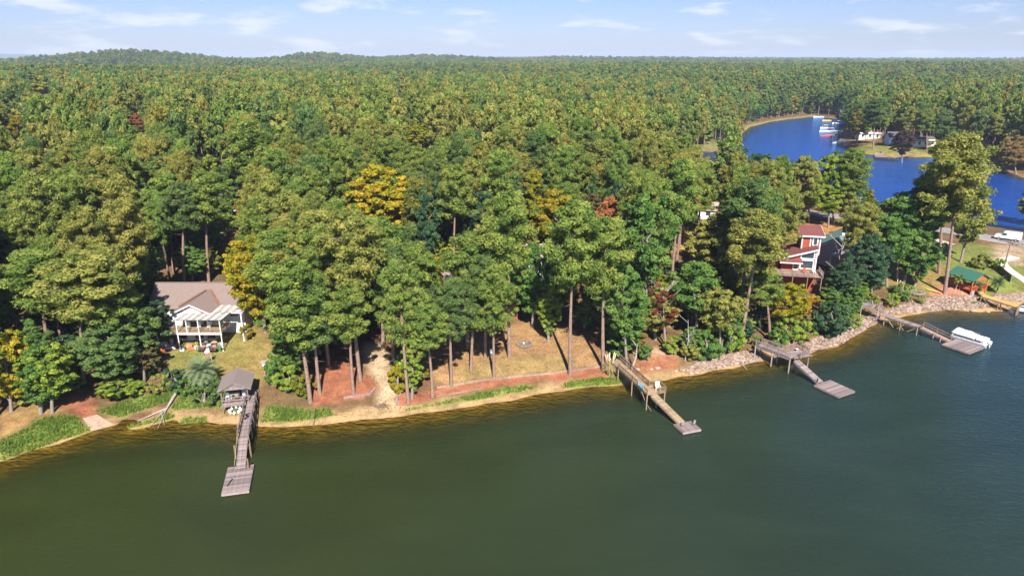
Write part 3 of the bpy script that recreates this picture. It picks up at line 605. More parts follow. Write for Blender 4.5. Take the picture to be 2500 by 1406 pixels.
# ------------------------------------------------------------------ wood: keep lawns, houses, roads and water open
OPEN = [LAWN_L, LAWN_M, LAWN_R, LAWN_LL, MUL1, MUL2, MUL3, PATH] + [W(q) for q in [
 [(365,860),(600,850),(610,690),(365,690)], [(1940,690),(2040,690),(2090,560),(1930,545),(1870,640)], [(1690,580),(1770,590),(1790,540),(1700,500)], [(1960,540),(2500,610),(2500,560),(2000,505)],
 [(1540,915),(1660,900),(1650,845),(1570,850)], [(2140,690),(2500,730),(2500,560),(2100,560)], [(985,800),(1190,800),(1190,700),(985,700)], [(2085,400),(2330,400),(2310,345),(2080,345)], [(480,560),(600,560),(600,470),(480,470)], [(2470,735),(2950,820),(2950,545),(2470,556)]]]
SEE = [  # (pixel outline that stays in view, distance it lies at)
 ([(372,690),(560,690),(600,770),(560,850),(400,855)], 122), ([(395,912),(640,935),(680,860),(600,800),(560,850),(420,860)], 100), ([(885,985),(1480,915),(1440,830),(1250,790),(1130,820),(960,850),(880,880)], 112),
 ([(1935,555),(2010,560),(2010,690),(1885,690),(1900,640)], 150), ([(1995,556),(2068,550),(2066,625),(2000,640)], 175), ([(2130,745),(2500,745),(2500,570),(2420,570),(2300,690),(2180,690)], 170),
 ([(1800,345),(1850,300),(1985,283),(2070,300),(2085,368),(2250,382),(2255,430),(2140,475),(2118,400),(2060,362),(1950,372),(1900,385),(1820,385)], 600), ([(2445,438),(2500,436),(2500,552),(2452,540)], 400), ([(2430,600),(2500,600),(2500,556),(2430,556)], 195), ([(1740,530),(1770,545),(1765,572),(1735,572)], 185), ([(1650,600),(1690,590),(1690,625),(1650,625)], 160), ([(152,988),(205,1024),(243,1018),(208,968)], 92), ([(1930,540),(2060,545),(2060,560),(1930,565)], 185), ([(0,725),(70,720),(70,675),(0,680)], 125), ([(2080,330),(2330,330),(2420,400),(2080,400)], 420),
 ([(1640,352),(1770,346),(1770,356),(1640,366)], 400),
 ([(505,470),(590,470),(590,545),(505,545)], 165), ([(1315,540),(1345,540),(1345,560),(1315,560)], 150)]
for e in EXPL:                                   # autumn trees stand clear of what grows in front of them
    if e[4] in (YEL, GOLD, ORG, RUST, PNK, (0.30, 0.29, 0.02), (0.36, 0.34, 0.02), (0.27, 0.29, 0.02), (0.28, 0.27, 0.02)) and e[0] == 'leaf':
        hx, top_, bot_ = e[3] * 0.36, e[2][1] + 8, e[2][1] + 0.60 * (e[1][1] - e[2][1])
        SEE.append(([(e[2][0] - hx, bot_), (e[2][0] - hx, top_ + 0.3 * (bot_ - top_)), (e[2][0] - 0.3 * hx, top_), (e[2][0] + 0.3 * hx, top_), (e[2][0] + hx, top_ + 0.3 * (bot_ - top_)), (e[2][0] + hx, bot_)], Pg(*e[1]).y - 1))
SEE_A = [(np.array(q), dd) for q, dd in SEE]
def blocked(x, y, z, h, wd):
    bad = np.zeros(len(x), bool)
    for q, dd in SEE_A:
        k = (y <= dd) & ~bad
        for fz in (0.25, 0.5, 0.75, 0.95):
            a, b, dep = proj(x, y, z + h * fz); r = wd * 0.5 * F / dep * (0.9 if fz < 0.9 else 0.4) * (0.4 if fz < 0.45 else 1) * 0.85
            m = k & (a > q[:, 0].min() - 150) & (a < q[:, 0].max() + 150) & (b > q[:, 1].min() - 150) & (b < q[:, 1].max() + 150)
            i = np.nonzero(m)[0]; bad[i[sdist(q, a[i], b[i]) < r[i]]] = True
    return bad
def grid_pts(r0, r1, sp, seed, ang=R(46)):
    g = np.random.default_rng(seed); xs = np.arange(-r1, r1, sp); ys = np.arange(max(60, r0 * 0.6), r1, sp); a, b = np.meshgrid(xs, ys)
    a = (a + g.uniform(-0.42, 0.42, a.shape) * sp).ravel(); b = (b + g.uniform(-0.42, 0.42, b.shape) * sp).ravel()
    r = np.hypot(a, b); k = (r >= r0) & (r < r1) & (np.abs(np.arctan2(a, b)) < ang); return a[k], b[k], g
def free(x, y, d, margin):
    k = d > margin
    for q in OPEN: k &= sdist(q, x, y) > 0.6
    return k
def tint_for(kind, g, x, y):
    u = 0.62 * g.uniform() + 0.38 * min(1, max(0, 0.5 + 0.75 * float(wob(np.array(x), np.array(y), 0.05, 3.3)))); u = min(0.999, max(0, (u - 0.5) * 1.5 + 0.5)); t = 0.5 + 0.5 * wob(np.array(x), np.array(y), 0.02, 1.2)
    if kind == 'pine': base = PINO if u < 0.30 + 0.2 * t else (PIN if u < 0.78 else PIND if u < 0.95 else (0.25, 0.24, 0.05))
    else: base = GRN if u < 0.32 else DRK if u < 0.45 else PIND if u < 0.57 else LIM if u < 0.70 else PINO if u < 0.82 else (0.25, 0.24, 0.02) if u < 0.90 else GOLD if u < 0.94 else ORG if u < 0.955 else (0.28, 0.19, 0.05) if u < 0.98 else BRN
    return base
def make_wood():
    x, y, g = grid_pts(85, 620, 4.9, 3); z, d = hd(x, y); k = free(x, y, d, 5.0); x, y, z, d = x[k], y[k], z[k], d[k]
    ex = np.array([(a, b, c) for a, b, c in TREES]); rest = []; cnt = {'pine': 0, 'leaf': 0, 'bush': 0}
    n = len(x); u = g.uniform(size=n); mixn = 0.5 + 0.5 * wob(x, y, 0.03, 2.2); ip = u < 0.44 + 0.30 * mixn; ih = ~ip & (u < 0.90)
    h_ = np.where(ip, g.uniform(17, 27, n), np.where(ih, g.uniform(9, 20, n), g.uniform(2.5, 5, n))); w_ = np.where(ip, g.uniform(4.6, 6.8, n), np.where(ih, g.uniform(5.5, 8.8, n), g.uniform(3.5, 6, n)))
    h_ = np.where(d < 12, h_ * 0.8, h_); bad = blocked(x, y, z, h_, w_)
    for e in ex: bad |= np.hypot(x - e[0], y - e[1]) < 1.7 + 0.22 * e[2]
    px_, py_, _ = proj(x, y, z + h_ * 0.7); bad |= (px_ < -400) | (px_ > 2900)
    for i in np.argsort(np.hypot(x, y)):
        if bad[i]: continue
        kind = 'pine' if ip[i] else 'leaf' if ih[i] else 'bush'; h = h_[i]; wd = w_[i]
        t = tint_for(kind, g, x[i], y[i])
        if kind == 'bush' and t in (ORG, GOLD, YEL, (0.28, 0.19, 0.05)): t = PINO
        a, b, dep = proj(x[i], y[i], z[i] + h * 0.7)
        vis = -120 < a < 2620
        if vis and cnt[kind] < 300 - sum(1 for e in EXPL if e[0] == kind) - 40 and (kind != 'bush' or y[i] < 240):
            cnt[kind] += 1
            cn = 'golden' if t in (GOLD, YEL, ORG, (0.25, 0.24, 0.02), (0.28, 0.19, 0.05), (0.25, 0.24, 0.05)) else 'olive' if t in (PINO, BRN) else 'dark green' if t in (DRK, PIND) else 'light green' if t == LIM else 'green'
            reg_ = 'left of the white house' if a < 380 else 'behind the white house' if a < 640 else 'in the middle of the wood' if a < 1300 else 'in the wood left of the creek' if a < 1720 else 'around the red house and creek'
            nm = {'pine': 'tall %s pine crowded %s', 'leaf': '%s broadleaf tree crowded %s', 'bush': '%s undergrowth shrub %s'}[kind] % (cn, reg_)
            o = grow(kind, (x[i], y[i], z[i] - 0.05), h, wd, t, nm, (g.normal() * 0.03, g.normal() * 0.03), nm.replace('crowded ', '') + ' (%s)' % {'pine': 'pines', 'leaf': 'trees', 'bush': 'shrubs'}[kind])
        else: rest.append((x[i], y[i], z[i], kind, h, wd, t, g.uniform(0, 6.28)))
    # understory: slender young trees and brush between the trunks and down the wooded banks
    x, y, g = grid_pts(88, 250, 4.6, 33); z, d = hd(x, y); k = d > 3.2
    for q in OPEN[:8]: k &= sdist(q, x, y) > 1.0
    for q in OPEN[8:]: k &= sdist(q, x, y) > 0.3
    x, y, z, d = x[k], y[k], z[k], d[k]; n = len(x); h_ = g.uniform(4.0, 10.5, n); w_ = g.uniform(3.0, 5.6, n); h_ = np.where(d < 8, h_ * 0.6, h_); bad = blocked(x, y, z, h_, w_) | (g.uniform(size=n) < 0.12)
    px_, py_, _ = proj(x, y, z + h_ * 0.7); bad |= (px_ < -60) | (px_ > 2560); c2 = 0
    for e in ex: bad |= np.hypot(x - e[0], y - e[1]) < 1.2
    for i in np.argsort(np.hypot(x, y)):
        if bad[i]: continue
        t = tint_for('leaf', g, x[i], y[i])
        if c2 < 270:
            c2 += 1; kind = 'slim'; a = px_[i]; reg_ = 'left of the white house' if a < 380 else 'near the white house' if a < 640 else 'among the middle pines' if a < 1300 else 'on the wooded bank by the docks' if a < 1900 else 'around the right lawns'
            cn = 'yellowing' if t in (GOLD, YEL, ORG, PINO, BRN, (0.28, 0.19, 0.05)) or t == (0.25, 0.24, 0.02) else 'dark' if t in (DRK, PIND) else 'fresh green'
            nm = '%s slender young tree in the undergrowth %s' % (cn, reg_); grow(kind, (x[i], y[i], z[i] - 0.05), h_[i], w_[i], t, nm, (g.normal() * 0.04, g.normal() * 0.04), nm.replace('tree', 'trees'))
        else: rest.append((x[i], y[i], z[i], 'leaf', h_[i], w_[i], t, g.uniform(0, 6.28)))
    return rest
REST = make_wood()
# ------------------------------------------------------------------ the far wood: one mass of instanced trees
fcol = bpy.data.collections.new('far_tree_kinds')
def far_proto(gen, nm):
    mb, v, va, wd = gen; ef = [f for f in mb.f if len(f) == 4]
    o = bpy.data.objects.new(nm, crown_mesh(nm, v, va, M_FARLEAF, (mb.v, ef))); fcol.objects.link(o)
for s in range(4): far_proto(pine(81 + s, 24, 0.46, 22, 60, True, L0=3.8, ls=(0.95, 0.5)), 'a%d' % s)
for s in range(4): far_proto(hardwood(91 + s, 18, 8.2, 0.15, 42, 62, True, ls=(0.85, 0.6)), 'b%d' % s)
def build_far():
    pts, kinds, scl, rot, tint = [], [], [], [], []
    def put(x, y, z, kind, h, wd, t, rz, g):
        j = g.uniform(0.85, 1.15); pts.append((x, y, z - 0.1)); kinds.append((0 if kind == 'pine' else 4) + int(g.integers(4)))
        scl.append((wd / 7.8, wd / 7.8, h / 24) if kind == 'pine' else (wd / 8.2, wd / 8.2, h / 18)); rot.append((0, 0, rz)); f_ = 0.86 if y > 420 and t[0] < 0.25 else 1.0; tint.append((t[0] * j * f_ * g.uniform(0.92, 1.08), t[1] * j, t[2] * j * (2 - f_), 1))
    g0 = np.random.default_rng(5)
    for r in REST: put(*r, g0)
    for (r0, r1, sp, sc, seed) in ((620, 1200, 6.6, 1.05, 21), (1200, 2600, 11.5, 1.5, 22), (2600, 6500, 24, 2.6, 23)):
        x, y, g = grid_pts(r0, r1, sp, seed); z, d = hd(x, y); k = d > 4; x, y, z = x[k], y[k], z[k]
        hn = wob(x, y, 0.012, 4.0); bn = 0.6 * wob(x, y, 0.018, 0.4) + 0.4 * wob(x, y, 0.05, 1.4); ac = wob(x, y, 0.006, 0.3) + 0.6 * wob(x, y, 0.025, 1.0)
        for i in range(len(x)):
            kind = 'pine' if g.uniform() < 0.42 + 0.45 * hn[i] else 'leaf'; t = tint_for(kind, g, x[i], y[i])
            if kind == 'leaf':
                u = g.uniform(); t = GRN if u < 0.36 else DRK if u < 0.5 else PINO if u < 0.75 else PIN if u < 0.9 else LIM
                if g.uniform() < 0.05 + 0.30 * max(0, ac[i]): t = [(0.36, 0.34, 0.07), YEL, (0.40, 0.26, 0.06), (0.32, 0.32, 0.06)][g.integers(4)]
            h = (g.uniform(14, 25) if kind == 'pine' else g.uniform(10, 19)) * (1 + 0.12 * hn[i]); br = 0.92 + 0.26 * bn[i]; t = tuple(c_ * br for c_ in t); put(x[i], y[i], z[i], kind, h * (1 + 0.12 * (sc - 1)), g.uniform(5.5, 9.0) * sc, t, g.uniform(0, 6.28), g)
    me = bpy.data.meshes.new('distant_wood'); me.from_pydata(pts, [], [])
    a = me.attributes.new('kind', 'INT', 'POINT'); a.data.foreach_set('value', np.array(kinds, np.int32))
    a = me.attributes.new('scl', 'FLOAT_VECTOR', 'POINT'); a.data.foreach_set('vector', np.array(scl, np.float32).ravel())
    a = me.attributes.new('rot', 'FLOAT_VECTOR', 'POINT'); a.data.foreach_set('vector', np.array(rot, np.float32).ravel())
    a = me.attributes.new('tint', 'FLOAT_COLOR', 'POINT'); a.data.foreach_set('color', np.array(tint, np.float32).ravel())
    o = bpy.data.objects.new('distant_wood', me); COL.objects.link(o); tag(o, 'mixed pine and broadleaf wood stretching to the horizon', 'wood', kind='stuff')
    ng = bpy.data.node_groups.new('wood', 'GeometryNodeTree'); ng.interface.new_socket('Geometry', in_out='INPUT', socket_type='NodeSocketGeometry'); ng.interface.new_socket('Geometry', in_out='OUTPUT', socket_type='NodeSocketGeometry')
    N = ng.nodes.new; L = ng.links.new; gi = N('NodeGroupInput'); gou = N('NodeGroupOutput'); ip = N('GeometryNodeInstanceOnPoints'); ci = N('GeometryNodeCollectionInfo')
    ci.inputs['Collection'].default_value = fcol; ci.inputs['Separate Children'].default_value = True; ci.inputs['Reset Children'].default_value = True
    def na(nm, t): n = N('GeometryNodeInputNamedAttribute'); n.data_type = t; n.inputs['Name'].default_value = nm; return [q for q in n.outputs if q.enabled and q.name == 'Attribute'][0]
    L(gi.outputs[0], ip.inputs['Points']); L(ci.outputs[0], ip.inputs['Instance']); ip.inputs['Pick Instance'].default_value = True
    L(na('kind', 'INT'), ip.inputs['Instance Index']); L(na('rot', 'FLOAT_VECTOR'), ip.inputs['Rotation']); L(na('scl', 'FLOAT_VECTOR'), ip.inputs['Scale']); L(ip.outputs[0], gou.inputs[0])
    md = o.modifiers.new('wood', 'NODES'); md.node_group = ng
    return len(pts)
NFAR = build_far(); print('far trees', NFAR, 'near', len(TREES))
# ------------------------------------------------------------------ docks
MESHC = {}
def box_mesh(sx, sy, sz, m, nm):
    k = (round(sx, 3), round(sy, 3), round(sz, 3), m.name)
    if k not in MESHC: MESHC[k] = MB().box((0, 0, 0), (sx, sy, sz)).mesh(nm, m)
    return MESHC[k]
def frame_of(A, B):
    A, B = Vector(A), Vector(B); d = B - A; L = d.length; yaw = math.atan2(d.y, d.x); sl = math.atan2(d.z, math.hypot(d.x, d.y)); side = Vector((-math.sin(yaw), math.cos(yaw), 0)); return A, B, d / L, L, Euler((0, -sl, yaw)), side
def deck(root, A, B, wd, m, pitch=0.22, th=0.05, stringer=True, sm=None):
    A, B, d, L, rot, side = frame_of(A, B); n = max(1, round(L / pitch)); bm_ = box_mesh(L / n - 0.018, wd, th, m, 'board')
    for i in range(n): piece('board', bm_, root, A + d * (L * (i + 0.5) / n) + Vector((0, 0, random.uniform(-0.006, 0.006))), (rot.x, rot.y, rot.z + random.uniform(-0.006, 0.006)))
    if stringer:
        for s in (-1, 1): MB().bar(A + side * s * (wd / 2 - 0.06) - Vector((0, 0, 0.17)), B + side * s * (wd / 2 - 0.06) - Vector((0, 0, 0.17)), 0.06, 0.24).build('stringer', sm or m, root)
def pilings(root, A, B, wd, m, step=2.6, r=0.11, above=0.0, first=0.0):
    A, B, d, L, rot, side = frame_of(A, B); n = max(1, int((L - first) / step))
    for i in range(n + 1):
        p = A + d * (first + (L - first) * i / n)
        for s in (-1, 1):
            q = p + side * s * (wd / 2 + r * 0.4); zb = min(H(q.x, q.y), 0.0) - 0.6 if H(q.x, q.y) < 0.3 else H(q.x, q.y) - 0.3
            if q.z - zb > 0.5: MB().tube([(q.x, q.y, zb), (q.x, q.y, p.z - 0.06 + above)], r, 7).build('piling', m, root)
def railing(root, A, B, m, h=1.0, post=1.9, bal=0.0, mid=0, off=0.0):
    A, B, d, L, rot, side = frame_of(A, B); A = A + side * off; B = B + side * off; n = max(1, round(L / post)); pm = box_mesh(0.1, 0.1, h + 0.12, m, 'post'); up = Vector((0, 0, 1))
    for i in range(n + 1): piece('post', pm, root, A.lerp(B, i / n) + up * (h / 2), (0, 0, rot.z))
    MB().bar(A + up * h, B + up * h, 0.13, 0.05).build('rail', m, root)
    if bal:
        MB().bar(A + up * 0.1, B + up * 0.1, 0.05, 0.08).build('rail', m, root); k = max(1, round(L / bal)); bmx = box_mesh(0.04, 0.04, h - 0.12, m, 'baluster')
        for i in range(1, k): piece('baluster', bmx, root, A.lerp(B, i / k) + up * (h / 2 + 0.02), (0, 0, rot.z))
    for j in range(mid): MB().bar(A + up * h * (j + 1) / (mid + 1), B + up * h * (j + 1) / (mid + 1), 0.04, 0.1).build('rail', m, root)
def floatdock(root, c, m, pitch=0.25, drum=True, lift=0.42):      # c: four corners (a,b)-(d,c); boards run a-b, stacked towards d-c
    a, b, c_, d_ = [Vector((p[0], p[1], lift)) for p in c]; A = (a + b) / 2; B = (c_ + d_) / 2; wd = ((a - b).length + (c_ - d_).length) / 2
    deck(root, A, B, wd, m, pitch, 0.05, False); A2, B2, d, L, rot, side = frame_of(A, B)
    for p, q in ((A2 - side * wd / 2, B2 - side * wd / 2), (A2 + side * wd / 2, B2 + side * wd / 2)): MB().bar(p - Vector((0, 0, 0.12)), q - Vector((0, 0, 0.12)), 0.06, 0.28).build('side_board', m, root)
    for p in (A2, B2): MB().bar(p - side * wd / 2 - Vector((0, 0, 0.12)), p + side * wd / 2 - Vector((0, 0, 0.12)), 0.06, 0.28).build('end_board', m, root)
    if drum:
        for u in (0.2, 0.5, 0.8): MB().bar(A2.lerp(B2, u) - side * wd * 0.4 - Vector((0, 0, 0.42)), A2.lerp(B2, u) + side * wd * 0.4 - Vector((0, 0, 0.42)), 0.6, 0.5).build('float_block', M_BLACK, root)
    return A2, B2, side, wd
def dock_left():
    t = P(614, 972, 1.9); md = P(594, 1069, 1.75); bt = P(587, 1143, 0.6)
    r = empty('wooden_dock', (t.x, t.y, 0), 'grey wooden dock with railed walkway beside the shingled shelter', 'dock')
    top = t + (t - md).normalized() * 2.6
    deck(r, top, md, 1.25, M_DECK); deck(r, md, bt, 1.15, M_DECK, stringer=True)
    pilings(r, top, md, 1.25, M_TIMBER, 2.7, 0.1)
    railing(r, t, md, M_DECK, 0.95, 1.9, 0, 1, 0.66); railing(r, top, md, M_DECK, 0.95, 1.9, 0, 1, -0.66)
    A, B, d, L, rot, side = frame_of(md, bt)
    for s in (-1, 1):
        q = md.lerp(bt, 0.35) + side * s * 0.9; MB().tube([(q.x, q.y, -2.5), (q.x, q.y, 1.9)], 0.12, 8).build('guide_post', M_TIMBER, r)
        MB().bar(md + side * s * 0.62 + Vector((0, 0, 0.9)), bt + side * s * 0.62 + Vector((0, 0, 0.55)), 0.05, 0.08).build('rail', M_DECKTAN, r)
    q = bt + side * 0.9; MB().tube([(q.x, q.y, -2.5), (q.x, q.y, 1.8)], 0.12, 8).build('guide_post', M_TIMBER, r)
    c = [P(*p, 0.42) for p in ((557, 1141), (620, 1133), (607, 1199), (541, 1205))]; A, B, side, wd = floatdock(r, c, M_DECK, 0.26)
    p = A.lerp(B, 0.62) - side * 0.9; MB().tube([p + Vector((0, -0.7, 0.1)), p + Vector((0.1, 0.7, 0.12))], 0.06, 6).build('mooring_pole', M_BLACK, r)
    for u in (0.42, 0.5):
        q = t.lerp(md, u); o = MB().lathe((q.x + 0.1, q.y, q.z + 0.03), [(0.1, 0), (0.14, 0.05), (0.1, 0.12), (0.02, 0.13)], 10).build('rope_coil', M_BLACK); tag(o, 'black rope coil on the first dock, %s of two' % ('landward' if u < 0.45 else 'lakeward'), 'rope')
dock_left()
def dock_middle():
    Z = 2.3; s0 = P(1521, 899, Z); s1 = P(1592, 963, Z); r = empty('wooden_dock', (s0.x, s0.y, 0), 'tan wooden dock with baluster railings and a small grey float', 'dock')
    A, B, d, L, rot, side = frame_of(s0, s1); wd = 1.5
    deck(r, s0, s1, wd, M_DECKTAN); up = s0 - d * 2.6 + Vector((0, 0, 0.15)); deck(r, up, s0, wd, M_DECKTAN)
    pilings(r, s0, s1, wd, M_DECKTAN, 3.2, 0.08, 0.0); railing(r, s0, s1, M_DECKTAN, 0.95, 2.1, 0.17, 0, -wd / 2); railing(r, up, s0 + d * (L - 2.4), M_TIMBER, 0.95, 2.1, 0.17, 0, wd / 2)
    # widened end on the right hand side
    e0 = s1 - d * 2.4 + side * (wd / 2 + 0.7); e1 = s1 + side * (wd / 2 + 0.7); deck(r, e0, e1, 1.4, M_DECKTAN)
    railing(r, e0 + side * 0.7, e1 + side * 0.7, M_DECKTAN, 0.95, 1.2, 0.17); railing(r, e0 + side * 0.7, e0 - side * 0.7, M_DECKTAN, 0.95, 1.4, 0.17); railing(r, e1 + side * 0.7, e1 - side * 0.25, M_DECKTAN, 0.95, 0.95, 0.17)
    for q in (e0 + side * 0.6, e1 + side * 0.6): MB().tube([(q.x, q.y, -2), (q.x, q.y, Z)], 0.1, 7).build('piling', M_DECKTAN, r)
    for k, s in ((0, -1), (1, -1)):
        p = s1 - d * 0.2 - side * wd / 2; MB().bar((p.x, p.y, 0.9), p - d * (1.6 if k else -1.5) + Vector((0, 0, -0.25 if k else -1.8)), 0.06, 0.12).build('brace', M_DECKTAN, r)
    g1 = P(1664, 1031, 0.62); g0 = s1 + side * 0.25; g0.z = Z - 0.05; deck(r, g0, g1, 1.15, M_DECKTAN, 0.2)
    c = [P(*p, 0.45) for p in ((1644, 1034), (1688, 1028), (1711, 1046), (1668, 1057))]; a, b, c_, d_ = c; A2, B2, sd, w2 = floatdock(r, [a, d_, c_, b], M_DECK, 0.22)
    for nm, px in (('nearer', (1664, 1040)), ('farther', (1693, 1036))):
        q = P(*px, 0.5); h = empty('deck_chair', (q.x, q.y, 0.46), 'dark low post chair on the small float, %s of the pair to the dock' % nm, 'chair')
        MB().box((q.x, q.y, 0.62), (0.34, 0.34, 0.05)).build('seat', M_TIMBER, h); MB().bar((q.x + 0.14, q.y + 0.12, 0.62), (q.x + 0.2, q.y + 0.16, 1.1), 0.3, 0.04).build('backrest', M_DECK, h); MB().tube([(q.x, q.y, 0.46), (q.x, q.y, 0.62)], 0.06, 8).build('pedestal', M_BLACK, h)
    # slatted adirondack chair on the end platform
    q = (e0 + e1) / 2 + side * 0.1; ch = empty('adirondack_chair', (q.x, q.y, Z + 0.03), 'pale cream slatted chair on the middle dock platform', 'chair'); z = Z + 0.03
    for i in range(5): MB().bar((q.x - 0.24 + 0.12 * i, q.y + 0.28, z + 0.28), (q.x - 0.28 + 0.14 * i, q.y + 0.52, z + 1.0 + 0.06 * (2 - abs(i - 2))), 0.10, 0.025, (0, 1, 0)).build('back_slat', M_OFFW, ch)
    for i in range(4): MB().box((q.x, q.y - 0.2 + 0.14 * i, z + 0.36 - 0.03 * i), (0.52, 0.12, 0.03)).build('seat_slat', M_OFFW, ch)
    for s in (-1, 1):
        MB().box((q.x + s * 0.32, q.y + 0.02, z + 0.56), (0.13, 0.66, 0.03)).build('armrest', M_OFFW, ch); MB().bar((q.x + s * 0.3, q.y - 0.26, z), (q.x + s * 0.3, q.y - 0.26, z + 0.55), 0.09, 0.04).build('leg', M_OFFW, ch); MB().bar((q.x + s * 0.27, q.y - 0.2, z + 0.34), (q.x + s * 0.27, q.y + 0.5, z + 0.03), 0.04, 0.1).build('leg', M_OFFW, ch)
    # towels on the left railing
    for u, nm, cm in ((0.70, 'pale blue towel over the middle dock railing', (0.45, 0.68, 0.85)), (0.80, 'turquoise towel over the middle dock railing', (0.22, 0.55, 0.75))):
        p = s0.lerp(s1, u) - side * (wd / 2 + 0.08); q = p + d * 0.8; mb = MB(); n = 8; vs = []
        for i in range(n + 1):
            t = i / n; a_ = p.lerp(q, t) - side * (0.03 * math.sin(t * 9)); vs += [a_ + Vector((0, 0, 0.98)), a_ + Vector((0, 0, 0.35 + 0.04 * math.sin(t * 7)))]
        mb.add(vs, [(2 * i, 2 * i + 1, 2 * i + 3, 2 * i + 2) for i in range(n)]); o = mb.build('towel', mat(nm, cm, 0.9)); o.modifiers.new('thickness', 'SOLIDIFY').thickness = 0.02; tag(o, nm, 'towel')
dock_middle()
def dock_third():
    Z = 2.4; s0 = P(1852, 842, Z + 0.1); s1 = P(1936, 873, Z); r = empty('wooden_dock', (s0.x, s0.y, 0), 'grey railed dock with square platform and large empty float', 'dock'); A, B, d, L, rot, side = frame_of(s0, s1); wd = 1.6
    deck(r, s0, s1, wd, M_DECK); pilings(r, s0, s1, wd, M_DECK, 2.6, 0.11); railing(r, s0, s1, M_DECK, 1.0, 2.1, 0.17, 0, -wd / 2); railing(r, s0, s0.lerp(s1, 0.66), M_DECK, 1.0, 2.1, 0.17, 0, wd / 2)
    c = [P(*p, Z) for p in ((1917, 861), (1944, 848), (1975, 865), (1948, 878))]; A1 = (c[0] + c[1]) / 2; B1 = (c[2] + c[3]) / 2; w1 = (c[0] - c[1]).length
    deck(r, A1, B1, w1, M_DECK); 
    for p, q in ((c[0], c[1]), (c[1], c[2]), (c[2], c[3].lerp(c[2], 0.25))): railing(r, p, q, M_DECK, 1.0, 1.6, 0.17)
    for q in c[1:]: MB().tube([(q.x, q.y, -2), (q.x, q.y, Z - 0.05)], 0.12, 7).build('piling', M_DECK, r)
    MB().bar((c[2].x, c[2].y, 0.2), c[3] - Vector((0, 0, 0.3)), 0.06, 0.14).build('brace', M_DECK, r)
    q = (c[0] + c[1] + c[2]) / 3; p = empty('side_table', (q.x, q.y, Z + 0.03), 'small white table on the square dock platform', 'table'); MB().lathe((q.x, q.y, Z + 0.45), [(0.25, 0), (0.26, 0.03), (0.24, 0.05)], 12).build('table_top', M_WHITE, p); MB().tube([(q.x, q.y, Z + 0.03), (q.x, q.y, Z + 0.45)], 0.05, 8).build('leg', M_WHITE, p)
    deck(r, P(1944, 880, Z - 0.1), P(2003, 933, 0.6), 1.25, M_DECK, 0.2); f = [P(*p, 0.45) for p in ((1989, 939), (2026, 928), (2088, 953), (2047, 969))]; A2, B2, sd, w2 = floatdock(r, f, M_DECK, 0.22)
    q = P(1995, 935, 0.5); MB().tube([(q.x, q.y, 0.4), (q.x, q.y, 1.3)], 0.09, 8).build('guide_post', M_BLACK, r)
dock_third()
def dock_old():
    Z = 2.7; a = P(2082, 738, Z); b = P(2148, 752, Z); r = empty('wooden_dock', (b.x, b.y, 0), 'old sagging grey dock with steps, red gangway and float', 'dock'); A, B, d, L, rot, side = frame_of(a, b)
    deck(r, a, b, 2.2, M_DECK); pilings(r, a.lerp(b, 0.4), b, 2.2, M_DECK, 2.5, 0.1, 0.9)
    MB().bar(b - side * 1.1 + Vector((0, 0, 0.9)), b + side * 1.1 + Vector((0, 0, 0.9)), 0.08, 0.12).build('rail', M_DECK, r); MB().bar(a.lerp(b, 0.5) - side * 1.1 + Vector((0, 0, 0.8)), b - side * 1.1 + Vector((0, 0, 0.85)), 0.06, 0.12).build('rail', M_DECK, r)
    w0 = P(2166, 771, 1.7); w1 = P(2246, 797, 1.55)
    for i in range(6):
        p = b.lerp(w0, (i + 0.5) / 6); p.z = b.z + (w0.z - b.z) * (i + 0.5) / 6; piece('step', box_mesh(0.36, 1.3, 0.06, M_DECK, 'step'), r, p, (0, 0, rot.z))
    deck(r, w0, w1, 1.5, M_DECK); pilings(r, w0, w1, 1.5, M_DECKTAN, 3.0, 0.1)
    A, B, d, L, rot, side = frame_of(w0, w1)
    for u, v in ((0.1, 0.3), (0.4, 0.62), (0.95, 0.72), (0.6, 0.42)): p = w0.lerp(w1, u) - side * 0.78; q = w0.lerp(w1, v) - side * 0.78; MB().bar((p.x, p.y, 1.3), (q.x, q.y, 0.15), 0.06, 0.14).build('brace', M_DECKTAN, r)
    MB().bar(w1 - side * 1.0 + Vector((0, 0, 0.12)), w1 + side * 1.3 + Vector((0, 0, 0.12)), 0.16, 0.12).build('crossbeam', M_DECK, r)
    MB().bar(w0 - side * 1.9 - d * 2.5 - Vector((0, 0, 0.5)), w0 - side * 0.8 + d * 1.0 - Vector((0, 0, 0.5)), 0.12, 0.14).build('fallen_beam', M_DECK, r)
    g0 = P(2250, 799, 1.5); g1 = P(2318, 832, 0.62); deck(r, g0, g1, 1.1, M_DECKPINK); railing(r, g0, g1, M_DECKPINK, 0.9, 2.2, 0, 1, 0.55)
    A, B, d, L, rot, side = frame_of(g0, g1)
    for u in (0.5, 0.75): q = g0.lerp(g1, u) - side * 0.6; MB().bar(q + Vector((0, 0, -0.7)), q + Vector((0, 0, 0.25)), 0.14, 0.14).build('post', M_DECKPINK, r)
    f = [P(*p, 0.45) for p in ((2301, 840), (2334, 827), (2402, 848), (2365, 862))]; floatdock(r, f, M_DECK, 0.3)
dock_old()
